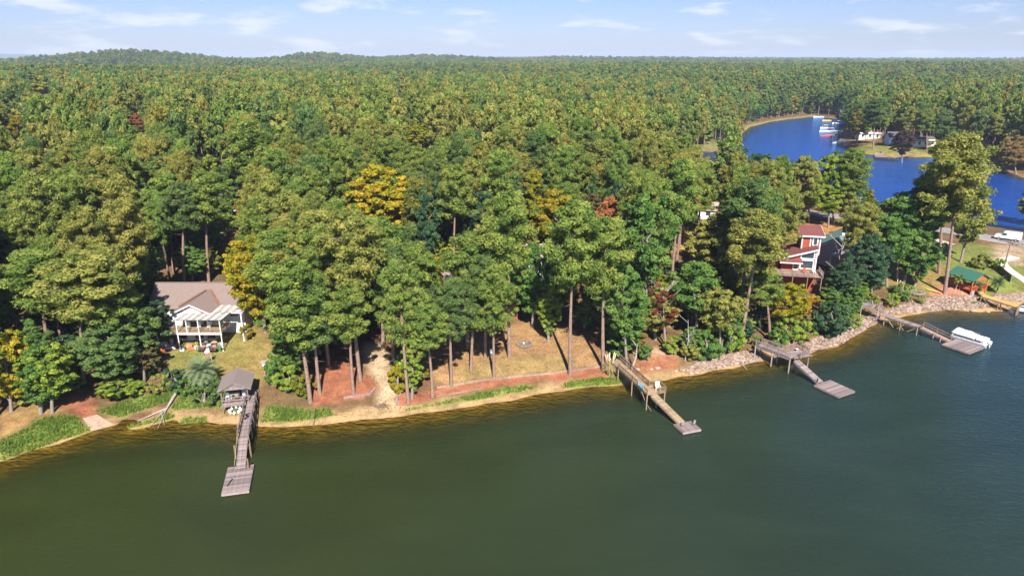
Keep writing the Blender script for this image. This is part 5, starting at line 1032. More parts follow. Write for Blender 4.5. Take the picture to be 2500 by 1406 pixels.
M_RAMP = mat('stained_concrete', (0.30, 0.215, 0.155), 0.9, 0.25, 1.5, 0.2, bump=0.2)
def small_left():
    # boat ramp
    q = [Pg(*p) for p in ((226, 1054), (284, 1038), (238, 1018), (203, 1027))]; r = empty('boat_ramp', q[0], 'cracked concrete boat ramp below the red straw lane', 'ramp'); n = 3
    for i in range(n):
        for j in range(2):
            def w(u, v): a = q[0].lerp(q[1], u).lerp(q[3].lerp(q[2], u), v); return Vector((a.x, a.y, -0.12 + 1.05 * v + 0.02 * random.random()))
            MB().slab([w(j / 2 + .005, i / n + .005), w((j + 1) / 2 - .005, i / n + .005), w((j + 1) / 2 - .005, (i + 1) / n - .005), w(j / 2 + .005, (i + 1) / n - .005)], 0.2).build('concrete_slab', M_RAMP, r)
    # fallen trunk
    a, b, c = Pg(432, 962), Pg(408, 1000), Pg(336, 1030); r = empty('fallen_trunk', b, 'bleached fallen tree trunk lying on the grassy bank', 'log'); up = Vector((0, 0, 0.35)); MB().tube([a + up * 1.0, a.lerp(b, 0.5) + up * 0.9, b + up * 0.7, b.lerp(c, 0.5) + up * 0.6, c + up * 0.4], [0.22, 0.20, 0.14, 0.09, 0.04], 9).build('bole', M_DEAD, r)
    for p, q_ in ((b, Pg(396, 1026)), (b.lerp(c, 0.4), Pg(372, 1012)), (b, Pg(385, 1048)), (b.lerp(c, 0.2), Pg(402, 1040)), (b, Pg(362, 1046))): MB().tube([p + up * 0.6, p.lerp(q_, 0.5) + up * 0.8, q_ + up * 0.3], [0.09, 0.06, 0.02], 6).build('limb', M_DEAD, r)
    # bird house post by the lawn
    p = Pg(648, 918); r = empty('bird_house', p, 'white bird house on a grey post at the lawn hedge', 'bird house'); MB().box(p + Vector((0, 0, 0.9)), (0.16, 0.16, 1.8)).build('post', M_DECK, r); MB().box(p + Vector((0, 0, 2.0)), (0.5, 0.45, 0.5)).build('box', M_WHITE, r); MB().slab([p + Vector((-0.4, -0.35, 2.25)), p + Vector((0.4, -0.35, 2.25)), p + Vector((0.4, 0.35, 2.5)), p + Vector((-0.4, 0.35, 2.5))], 0.05).build('roof', M_DECK, r)
    # thin stake at the shore
    p = Pg(766, 1040); r = empty('shore_stake', p, 'thin dark stake rising from the shallows below the left mulch bed', 'stake'); MB().tube([p - Vector((0, 0, 0.8)), p + Vector((-0.1, 0, 4.0))], [0.06, 0.035], 6).build('shaft', M_TIMBER, r)
    p = Pg(1757, 883); r = empty('shore_stake', p, 'bare pale stake standing on the stony shore', 'stake'); MB().tube([p - Vector((0, 0, 0.5)), p + Vector((0.15, 0, 4.0))], [0.09, 0.07], 7).build('shaft', M_DECKTAN, r)
    # timber edgings, each run a thing
    def edging(pts, label, m=M_DECK, sz=0.24, seg=2.4):
        ws = [Pg(*p) for p in pts]; r = empty('timber_edging', ws[0], label, 'edging')
        for a, b in zip(ws, ws[1:]):
            L = (b - a).length; n = max(1, round(L / seg))
            for i in range(n):
                p, q_ = a.lerp(b, i / n), a.lerp(b, (i + 0.985) / n); p.z = H(p.x, p.y) + 0.08; q_.z = H(q_.x, q_.y) + 0.08; MB().bar(p, q_, sz, sz + 0.1).build('timber', m, r)
    edging([(839, 972), (905, 962), (916, 949)], 'weathered timber edging the left mulch bed'); edging([(1066, 947), (1200, 926), (1390, 906), (1480, 893)], 'long timber edging between the lawn and the right mulch bed', M_DECKPINK); edging([(968, 990), (970, 958)], 'short timber edging beside the sandy path', M_DECK, 0.3); edging([(1065, 968), (1180, 948)], 'low timber run inside the right mulch bed', M_DECKPINK, 0.12)
    # brush pile
    p = Pg(934, 993); r = empty('brush_pile', p, 'small grey pile of brushwood at the foot of the sandy path', 'brush')
    for i in range(26): a = random.uniform(0, 6.28); l = random.uniform(0.5, 1.0); c = p + Vector((random.uniform(-0.5, 0.5), random.uniform(-0.35, 0.35), random.uniform(0.02, 0.3))); MB().tube([c - Vector((math.cos(a) * l, math.sin(a) * l, 0.05)), c + Vector((math.cos(a) * l, math.sin(a) * l, 0.1))], 0.03, 5).build('stick', M_TIMBER, r)
    # stone fire ring
    p = Pg(1280, 842); r = empty('fire_ring', p, 'round stone fire ring on the tan lawn', 'fire pit'); st = MB().ico((0, 0, 0), (0.24, 0.17, 0.13), 0.12).mesh('stone', mat('ring_stone', (0.17, 0.135, 0.115), 0.9, 0.2, 4, rand=0.25))
    for row in range(2):
        for k in range(26): a = 2 * math.pi * (k + row * 0.5) / 26; piece('stone', st, r, p + Vector((math.cos(a) * 1.25, math.sin(a) * 1.25, 0.1 + 0.2 * row)), (0, 0, a + 1.57))
    MB().lathe(p, [(1.1, 0.02), (1.1, 0.06), (0.3, 0.1)], 20).build('ash_bed', mat('ash', (0.15, 0.12, 0.075), 0.95, 0.2, 4), r)
    l = MB().box(p + Vector((-0.1, 0.2, 0.25)), (0.25, 0.25, 0.3)).build('white_pail', M_WHITE); tag(l, 'white block standing in the stone fire ring', 'block'); l.modifiers.new('bevel', 'BEVEL').width = 0.04
    p = Pg(1200, 868); r = empty('garden_chair', p, 'small pale chair in the pine shade on the lawn', 'chair'); MB().box(p + Vector((0, 0, 0.42)), (0.5, 0.5, 0.05)).build('seat', M_WHITE, r); MB().box(p + Vector((0, 0.24, 0.75)), (0.5, 0.05, 0.6)).build('backrest', M_WHITE, r)
    for sx in (-.2, .2):
        for sy in (-.2, .2): MB().box(p + Vector((sx, sy, 0.2)), (0.05, 0.05, 0.42)).build('leg', M_WHITE, r)
small_left()
def pampas(base, label, h=2.6, rad=1.3, tint=(0.42, 0.34, 0.16), n=260, plumes=14):
    p = Pg(*base); r = empty('pampas_grass', p, label, 'grass'); mb = MB()
    for k in range(n):
        a = random.uniform(0, 6.28); e = random.uniform(0.1, 1.0); l = h * random.uniform(0.55, 0.9); b = p + Vector((math.cos(a), math.sin(a), 0)) * random.uniform(0, rad * 0.35); m_ = b + Vector((math.cos(a) * rad * e * 0.5, math.sin(a) * rad * e * 0.5, l * 0.75)); t = b + Vector((math.cos(a) * rad * e * 1.1, math.sin(a) * rad * e * 1.1, l * (0.85 - 0.4 * e))); s = Vector((-math.sin(a), math.cos(a), 0)) * 0.045; mb.add([b - s, b + s, m_ + s, m_ - s, t], [(0, 1, 2, 3), (3, 2, 4)])
    o = mb.build('blades', M_LEAF, r); o.color = (*tint, 1); a = o.data.attributes.new('vary', 'FLOAT', 'POINT'); a.data.foreach_set('value', np.repeat(RNG.uniform(0.2, 0.8, n), 5).astype(np.float32))
    for k in range(plumes): a = random.uniform(0, 6.28); q = p + Vector((math.cos(a) * rad * 0.35, math.sin(a) * rad * 0.35, h * 0.7)); t = q + Vector((math.cos(a) * 0.4, math.sin(a) * 0.4, h * random.uniform(0.4, 0.6))); MB().tube([q, q.lerp(t, 0.5), q.lerp(t, 0.8), t], [0.015, 0.04, 0.09, 0.02], 6).build('plume', mat('plume', (0.55, 0.46, 0.30), 0.95), r)
pampas((1488, 915), 'tall straw-coloured pampas grass at the middle dock', 2.9, 1.3)
pampas((2187, 712), 'green pampas grass clump on the right lawn', 1.9, 1.6, (0.15, 0.19, 0.07), 320, 5)
# ------------------------------------------------------------------ red house, neighbour, pavilion and the right bank
M_REDW = mat('red_siding', (0.27, 0.055, 0.030), 0.7, 0.15, 2, 0.2); M_ROOFR = mat('maroon_shingles', (0.15, 0.055, 0.052), 0.95, 0.25, 4, 0.1, bump=0.5); M_TEAL = mat('green_shingles', (0.115, 0.185, 0.16), 0.9, 0.2, 4, 0.1, bump=0.4); M_GREYW = mat('grey_siding', (0.37, 0.34, 0.335), 0.7, 0.1, 2)
def tri_wall(root, pts, th, m, nm='wall'): return MB().slab(pts, th).build(nm, m, root)
def red_house():
    c = P(1968, 668, 6.0); yaw = R(-12); ground = H(c.x, c.y); r = empty('red_house', (c.x, c.y, ground), 'red sided house with maroon roofs, white trim and a tower', 'house', rz=0)
    cs, sn = math.cos(yaw), math.sin(yaw); z0 = 6.7
    def w(u, v, z): return Vector((c.x + u * cs - v * sn, c.y + u * sn + v * cs, z0 + z * 0.74))
    def blk(nm, u0, u1, v0, v1, a, b, m): return MB().add([w(u0, v0, a), w(u1, v0, a), w(u1, v1, a), w(u0, v1, a), w(u0, v0, b), w(u1, v0, b), w(u1, v1, b), w(u0, v1, b)], [(3, 2, 1, 0), (4, 5, 6, 7), (0, 1, 5, 4), (1, 2, 6, 5), (2, 3, 7, 6), (3, 0, 4, 7)]).build(nm, m, r)
    # glazed front wing, shed roof rising to the right
    blk('wall', -5.0, 1.6, 0.0, 7.0, -7.0, 3.2, M_REDW); MB().add([w(-5, 0, 3.2), w(1.6, 0, 3.2), w(1.6, 0, 6.0), w(-5, 7, 3.2), w(1.6, 7, 3.2), w(1.6, 7, 6.0)], [(0, 1, 2), (5, 4, 3), (0, 2, 5, 3), (1, 4, 5, 2), (0, 3, 4, 1)]).build('gable_wall', M_REDW, r)
    MB().slab([w(-5.6, -0.7, 3.25), w(1.8, -0.7, 6.35), w(1.8, 7.4, 6.35), w(-5.6, 7.4, 3.25)], 0.16).build('roof_slope', M_ROOFR, r); MB().bar(w(-5.6, -0.74, 3.1), w(1.8, -0.74, 6.22), 0.06, 0.3).build('fascia', M_WHITE, r)
    MB().slab([w(-5.6, -1.6, 2.5), w(-1.2, -1.6, 2.5), w(-1.2, -0.05, 3.1), w(-5.6, -0.05, 3.1)], 0.12).build('porch_roof', M_ROOFR, r); MB().bar(w(-5.6, -1.63, 2.42), w(-1.2, -1.63, 2.42), 0.06, 0.2).build('fascia', M_WHITE, r)
    def pane(pts, nm='window'):
        cc = sum(pts, Vector()) / len(pts); n = (pts[1] - pts[0]).cross(pts[2] - pts[0]).normalized()
        if n.y > 0: n = -n
        f = MB()
        for a, b in zip(pts, pts[1:] + pts[:1]): f.bar(a + n * 0.08, b + n * 0.08, 0.22, 0.12, n)
        o = f.build(nm, M_WHITE, r); vs = [p + n * 0.05 for p in pts]; MB().add(vs, [tuple(range(len(vs)))]).build('pane', M_GLASS, o)
    pane([w(-1.4, 0, 3.35), w(1.1, 0, 3.35), w(1.1, 0, 5.35), w(-1.4, 0, 4.35)]); pane([w(-1.4, 0, 0.5), w(1.1, 0, 0.5), w(1.1, 0, 2.9), w(-1.4, 0, 2.9)]); pane([w(-2.7, 0, 0.1), w(-1.75, 0, 0.1), w(-1.75, 0, 2.4), w(-2.7, 0, 2.4)], 'door')
    MB().bar(w(1.5, -0.05, 0), w(1.5, -0.05, 6.0), 0.3, 0.1, (0, 1, 0)).build('corner_board', M_WHITE, r)
    # tower behind
    blk('tower_wall', -1.2, 2.6, 3.0, 7.2, 3.0, 9.0, M_REDW); MB().slab([w(-1.8, 2.3, 9.9), w(1.0, 2.3, 9.9), w(3.3, 2.3, 8.9), w(3.3, 7.8, 8.9), w(1.0, 7.8, 9.9), w(-1.8, 7.8, 9.9)][0:0] or [w(-1.9, 2.4, 8.95), w(3.2, 2.4, 8.95), w(3.2, 7.9, 10.5), w(-1.9, 7.9, 10.5)], 0.18).build('tower_roof', M_ROOFR, r); MB().bar(w(-1.9, 2.36, 8.85), w(3.2, 2.36, 8.85), 0.06, 0.28).build('fascia', M_WHITE, r); MB().bar(w(3.24, 2.4, 8.85), w(3.24, 7.9, 10.4), 0.06, 0.28).build('fascia', M_WHITE, r)
    for u in (-1.0, 0.6, 2.5): MB().bar(w(u, 2.95, 3.5), w(u, 2.95, 8.9), 0.22, 0.08, (0, 1, 0)).build('corner_board', M_WHITE, r)
    pane([w(1.1, 3.0, 6.2), w(2.0, 3.0, 6.2), w(2.0, 3.0, 8.3), w(1.1, 3.0, 8.3)])
    # left wing with lower gable
    blk('wall', -13.0, -5.4, 1.0, 8.0, -7.0, 2.6, M_REDW); MB().slab([w(-13.6, 0.2, 2.5), w(-4.9, 0.2, 2.5), w(-4.9, 4.6, 5.2), w(-13.6, 4.6, 5.2)], 0.16).build('roof_slope', M_ROOFR, r); MB().slab([w(-13.6, 4.6, 5.2), w(-4.9, 4.6, 5.2), w(-4.9, 9.0, 2.5), w(-13.6, 9.0, 2.5)], 0.16).build('roof_slope', M_ROOFR, r); MB().bar(w(-13.6, 0.16, 2.4), w(-4.9, 0.16, 2.4), 0.06, 0.26).build('fascia', M_WHITE, r)
    pane([w(-12.3, 1.0, 0.2), w(-11.3, 1.0, 0.2), w(-11.3, 1.0, 1.7), w(-12.3, 1.0, 1.7)]); pane([w(-8.6, 1.0, 0.2), w(-7.4, 1.0, 0.2), w(-7.4, 1.0, 1.7), w(-8.6, 1.0, 1.7)])
    # deck
    a, b = w(-6.5, -2.6, 0.0), w(2.2, -2.6, 0.0); deck(r, a, b, 4.6, M_DECKPINK, 0.22, stringer=False); railing(r, w(-6.5, -4.8, 0.03), w(0.2, -4.8, 0.03), M_DECK, 0.95, 1.8, 0.18); railing(r, w(2.2, -4.8, 0.03), w(2.2, -0.4, 0.03), M_DECK, 0.95, 1.8, 0.18)
    for u in (-6.2, -3.4, -0.6, 2.0): q = w(u, -4.7, 0); MB().box((q.x, q.y, (H(q.x, q.y) - 0.4 + q.z) / 2), (0.16, 0.16, q.z - H(q.x, q.y) + 0.4)).build('deck_post', M_TIMBER, r)
    for i, (u, nm) in enumerate(((-0.8, 'red patio chair at the glass front of the red house'), (1.0, 'white patio chair at the deck corner of the red house'))):
        q = w(u, -2.2, 0.03); c_ = empty('patio_chair', q, nm, 'chair'); m = (M_RED, M_WHITE)[i]; MB().box(q + Vector((0, 0, 0.42)), (0.55, 0.55, 0.05)).build('seat', m, c_); MB().box(q + Vector((0, 0.26, 0.75)), (0.55, 0.05, 0.6)).build('backrest', m, c_)
        for sx in (-.22, .22):
            for sy in (-.22, .22): MB().box(q + Vector((sx, sy, 0.2)), (0.05, 0.05, 0.42)).build('leg', m, c_)
    return w
RW = red_house()
def teal_house():
    c = at_y(2040, 612, 152); g = H(c.x, 152); r = empty('grey_house', (c.x, 152, g), 'grey sided house with green shingle roof behind the red house', 'house'); x, y = c.x + 2.5, 155; yaw = R(-32); cs, sn = math.cos(yaw), math.sin(yaw); e = at_y(2040, 585, 152).z - g; rz = e + 2.4
    def w(u, v, z): return Vector((x + u * cs - v * sn, y + u * sn + v * cs, g + z))
    e = max(3.0, e - 1.6); rz = e + 2.5; hw, hl = 4.2, 6.5
    MB().add([w(-hw, -hl, -0.4), w(hw, -hl, -0.4), w(hw, hl, -0.4), w(-hw, hl, -0.4), w(-hw, -hl, e), w(hw, -hl, e), w(hw, hl, e), w(-hw, hl, e), w(0, -hl, rz - 0.1), w(0, hl, rz - 0.1)], [(0, 1, 5, 8, 4), (2, 3, 7, 9, 6), (1, 2, 6, 5), (3, 0, 4, 7), (4, 8, 9, 7), (5, 6, 9, 8), (3, 2, 1, 0)]).build('wall', M_GREYW, r)
    for s in (-1, 1): MB().slab([w(s * (hw + 0.5), -hl - 0.5, e - 0.25), w(s * (hw + 0.5), hl + 0.5, e - 0.25), w(0, hl + 0.5, rz + 0.05), w(0, -hl - 0.5, rz + 0.05)][::s], 0.15).build('roof_slope', M_TEAL, r); MB().bar(w(s * (hw + 0.5), -hl - 0.54, e - 0.38), w(0, -hl - 0.54, rz - 0.08), 0.06, 0.26).build('fascia', M_WHITE, r)
    MB().slab([w(-1.0, -hl - 2.2, e - 1.1), w(3.2, -hl - 2.2, e - 1.1), w(3.2, -hl, e - 0.4), w(-1.0, -hl, e - 0.4)], 0.1).build('porch_roof', M_GREYW, r)
    for u in (-0.8, 3.0): MB().bar(w(u, -hl - 2.0, 0), w(u, -hl - 2.0, e - 1.1), 0.14, 0.14).build('porch_post', M_WHITE, r)
    q = w(0.4, hl - 9, rz + 0.1); MB().lathe(q, [(0.35, -0.2), (0.4, 0.15), (0.2, 0.4)], 10).build('roof_vent', M_WHITE, r)
teal_house()
def hidden_house():
    # home mostly screened by the front pines: brown roofs, white gables, a railed balcony
    r = empty('brick_house', (-9, 117, H(-9, 117)), 'brown roofed house with white gables glimpsed between the middle pines', 'house'); g = H(-9, 117)
    MB().box((-9, 121, g + 2.6), (20, 9, 5.6)).build('wall', M_BRICK, r); gable_roof(r, -19.6, 1.6, 115.6, 126.4, g + 5.3, g + 8.6, M_SHBR, 'x', 0.16, M_WHITE)
    for xm in (-12.0, -3.6):
        for s in (-1, 1): MB().slab([(xm + s * 2.6, 114.9, g + 5.4), (xm + s * 2.6, 117.5, g + 5.4), (xm, 119.8, g + 7.6), (xm, 114.9, g + 7.6)][::s], 0.13).build('roof_slope', M_SHBR, r); MB().bar((xm + s * 2.65, 114.86, g + 5.3), (xm, 114.86, g + 7.5), 0.06, 0.24).build('fascia', M_WHITE, r)
        MB().box((xm, 116.0, g + 4.1), (4.4, 1.6, 2.8)).build('wall', M_SIDE, r); MB().slab([(xm - 2.3, 115.2, g + 5.4), (xm + 2.3, 115.2, g + 5.4), (xm, 115.2, g + 7.4)], 0.05).build('gable_wall', M_SIDE, r); window(r, (xm, 115.17, g + 4.3), 1.5, 1.4); window(r, (xm, 116.44, g + 1.3), 1.5, 1.5)
    deck(r, (-18.5, 114.2, g + 2.7), (-14.4, 114.2, g + 2.7), 2.6, M_DECKTAN); railing(r, (-18.5, 112.95, g + 2.73), (-14.4, 112.95, g + 2.73), M_WHITE, 0.95, 1.4, 0.17)
    for x in (-18.4, -14.5): MB().box((x, 113.0, g + 1.3), (0.16, 0.16, 3.0)).build('porch_post', M_WHITE, r); MB().box((x, 113.0, g + 3.9), (0.14, 0.14, 2.4)).build('porch_post', M_WHITE, r)
    window(r, (-16.4, 116.44, g + 3.9), 2.4, 1.9); window(r, (-8, 116.44, g + 1.4), 1.4, 1.6)
hidden_house()
def mini_house(loc, yaw, L, Wd, h, rh, wm, rm, label, nm='distant_house'):
    x, y = loc; g = H(x, y); r = empty(nm, (x, y, g), label, 'house'); cs, sn = math.cos(yaw), math.sin(yaw)
    def w(u, v, z): return Vector((x + u * cs - v * sn, y + u * sn + v * cs, g + z))
    a, b = L / 2, Wd / 2; MB().add([w(-a, -b, -0.6), w(a, -b, -0.6), w(a, b, -0.6), w(-a, b, -0.6), w(-a, -b, h), w(a, -b, h), w(a, b, h), w(-a, b, h), w(-a, 0, h + rh - 0.1), w(a, 0, h + rh - 0.1)], [(0, 1, 5, 4), (1, 2, 6, 9, 5), (2, 3, 7, 6), (3, 0, 4, 8, 7), (4, 5, 9, 8), (6, 7, 8, 9), (3, 2, 1, 0)]).build('wall', wm, r)
    for s in (-1, 1): MB().slab([w(-a - 0.5, s * (b + 0.5), h - 0.25), w(a + 0.5, s * (b + 0.5), h - 0.25), w(a + 0.5, 0, h + rh), w(-a - 0.5, 0, h + rh)][::-s], 0.14).build('roof_slope', rm, r)
    n = max(2, int(L / 3.2))
    for i in range(n):
        u = -a + L * (i + 0.5) / n; f = MB().add([w(u - 0.6, -b - 0.04, h * 0.35), w(u + 0.6, -b - 0.04, h * 0.35), w(u + 0.6, -b - 0.04, h * 0.8), w(u - 0.6, -b - 0.04, h * 0.8)], [(0, 1, 2, 3)]).build('window', M_GLASS, r); f.modifiers.new('thickness', 'SOLIDIFY').thickness = 0.03
    return r
M_TANR = mat('tan_shingles', (0.30, 0.235, 0.20), 0.95, 0.2, 3); M_CREAM = mat('cream_siding', (0.66, 0.60, 0.42), 0.7, 0.08, 2); M_DARKR = mat('charcoal_shingles', (0.09, 0.085, 0.09), 0.95, 0.2, 3); M_BLUEW = mat('pale_blue_siding', (0.5, 0.58, 0.68), 0.7, 0.08, 2)
def base_xy(px, py): q = Pg(px, py); return (q.x, q.y)
mini_house(base_xy(565, 520), R(10), 14, 8, 4.5, 2.6, M_SIDE, M_DARKR, 'white house with dark roof glimpsed above the yellow tree'); mini_house(base_xy(430, 500), R(-5), 11, 7, 3.4, 2.2, M_SIDE, M_DARKR, 'white cottage hidden among pines left of the tall pale-trunk pine'); mini_house(base_xy(20, 412), R(12), 13, 8, 3.2, 2.4, M_CREAM, mat('rust_roof', (0.36, 0.13, 0.06), 0.9, 0.2, 3), 'rust-roofed house at the far left among trees')
mini_house(base_xy(1712, 528), R(-20), 8, 5.5, 2.6, 1.6, M_SIDE, M_TANR, 'white cottage with tan roof beside the curving driveway'); mini_house(base_xy(1738, 425), R(-15), 7, 5, 2.4, 1.3, M_GREYW, M_TANR, 'small shed-like house at the creek arm'); mini_house(base_xy(1325, 660), R(4), 12, 7, 3.5, 2.4, M_SIDE, M_TANR, 'tan-roofed white house glimpsed behind the tall fire ring pine'); mini_house(base_xy(1748, 492), R(-12), 8, 6, 2.5, 1.4, M_CREAM, M_TANR, 'low tan-roofed house by the creek oaks')
mini_house(base_xy(2118, 338), R(-10), 12, 8, 3.2, 1.6, M_SIDE, M_TANR, 'white lake house behind the pale willow across the creek'); mini_house(base_xy(2185, 352), R(-10), 9, 8, 4.2, 2.4, M_BLUEW, M_DARKR, 'pale blue house left of the purple-brown tree across the creek'); mini_house(base_xy(2243, 356), R(-6), 13, 8, 3.2, 1.8, M_CREAM, M_DARKR, 'cream house right of the purple-brown tree across the creek'); mini_house(base_xy(2385, 366), R(-14), 9, 7, 3.2, 2.0, M_BLUEW, M_TANR, 'pale house with tan roof among pines at the far right'); mini_house(base_xy(2478, 362), R(-14), 11, 8, 3.0, 2.0, M_GREYW, M_TANR, 'grey roofed house at the right edge across the creek'); mini_house(base_xy(2066, 285), R(-14), 10, 8, 3.6, 2.0, M_SIDE, M_DARKR, 'white house at the head of the creek')
def pavilion():
    b = Pg(2366, 713); z = b.z; e0, e1 = P(2342, 650, z + 4.4), P(2399, 667, z + 4.4); ax = (e1 - e0); L = ax.length; ax /= L; sd = Vector((ax.y, -ax.x, 0)); sd = sd if sd.y < 0 else -sd; o = e0 - Vector((0, 0, 4.4)); r = empty('garden_pavilion', (b.x, b.y, z), 'orange stained wooden pavilion with green shingle roof', 'pavilion'); hw = 2.2
    def w(u, s, h): q = o + ax * u + sd * s; return Vector((q.x, q.y, z + h))
    for s in (-1, 1): MB().slab([w(-0.5, s * (hw + 0.5), 3.0), w(L + 0.5, s * (hw + 0.5), 3.0), w(L + 0.5, 0, 4.4), w(-0.5, 0, 4.4)][::s], 0.14).build('roof_slope', mat('pavilion_shingles', (0.034, 0.115, 0.085), 0.9, 0.2, 4, 0.1), r)
    for u in (0, L): MB().slab([w(u, -hw, 3.0), w(u, hw, 3.0), w(u, 0, 4.2)], 0.06).build('gable_panel', M_RED, r)
    deck(r, w(0, 0, 0.7), w(L, 0, 0.7), 2 * hw, M_RED, 0.25, stringer=False)
    for u in (0.1, L / 2, L - 0.1):
        for s in (-hw + 0.1, hw - 0.1): MB().bar(w(u, s, -0.2), w(u, s, 3.0), 0.16, 0.16).build('post', M_RED, r)
    for s in (-hw + 0.05, hw - 0.05): MB().bar(w(0, s, 2.95), w(L, s, 2.95), 0.12, 0.2).build('beam', M_RED, r)
    for p, q in ((w(0, hw, 0.75), w(L, hw, 0.75)), (w(L, hw, 0.75), w(L, 0.6, 0.75)), (w(L, -0.6, 0.75), w(L, -hw, 0.75)), (w(0, -hw, 0.75), w(L, -hw, 0.75))): railing(r, p, q, M_RED, 0.9, 1.6, 0.17)
    for i in range(4): piece('step', box_mesh(0.4, 1.2, 0.06, M_DECKYEL, 'step'), r, w(L + 0.3 + 0.33 * i, 0, 0.55 - 0.17 * i), (0, 0, math.atan2(ax.y, ax.x)))
    q = w(L * 0.55, 0.2, 0.75); t = empty('picnic_table', q, 'reddish table under the pavilion roof', 'table'); MB().box(q + Vector((0, 0, 0.72)), (1.5, 0.8, 0.06)).build('table_top', M_DECKPINK, t)
    for sx in (-.6, .6):
        for sy in (-.3, .3): MB().box(q + Vector((sx, sy, 0.35)), (0.07, 0.07, 0.7)).build('leg', M_DECKPINK, t)
    q = Pg(2372, 722); c = empty('steel_bin', q, 'round steel bin at the lake corner of the pavilion', 'bin'); MB().lathe(q, [(0.34, 0), (0.36, 0.4), (0.38, 0.95)], 14).build('body', mat('galvanised', (0.5, 0.5, 0.52), 0.4, 0.15, 3, 0.5, 0.6), c); MB().lathe(q + Vector((0, 0, 0.95)), [(0.4, 0), (0.4, 0.06), (0.15, 0.14)], 14).build('lid', mat('galvanised', (0, 0, 0)), c)
    # patio pavers beside it
    a = [Pg(*p) for p in ((2285, 716), (2366, 722), (2352, 700), (2312, 696))]; r2 = empty('paver_patio', a[0], 'red paver patio on the bank beside the pavilion', 'patio'); m = mat('red_pavers', (0.36, 0.17, 0.11), 0.9, 0.2, 4, rand=0.2)
    for i in range(8):
        for j in range(4):
            def g(u, v): q = a[0].lerp(a[1], u).lerp(a[3].lerp(a[2], u), v); return Vector((q.x, q.y, H(q.x, q.y) + 0.06))
            MB().slab([g(i / 8 + .006, j / 4 + .01), g((i + 1) / 8 - .006, j / 4 + .01), g((i + 1) / 8 - .006, (j + 1) / 4 - .01), g(i / 8 + .006, (j + 1) / 4 - .01)], 0.08).build('paver', m, r2)
    a = Pg(2262, 706); b = Pg(2300, 716); r3 = empty('plank_walk', a, 'yellow plank walk on the right lawn leading to the patio', 'walkway'); deck(r3, a + Vector((0, 0, 0.12)), b + Vector((0, 0, 0.12)), 1.4, M_DECKYEL, 0.22, stringer=False)
pavilion()
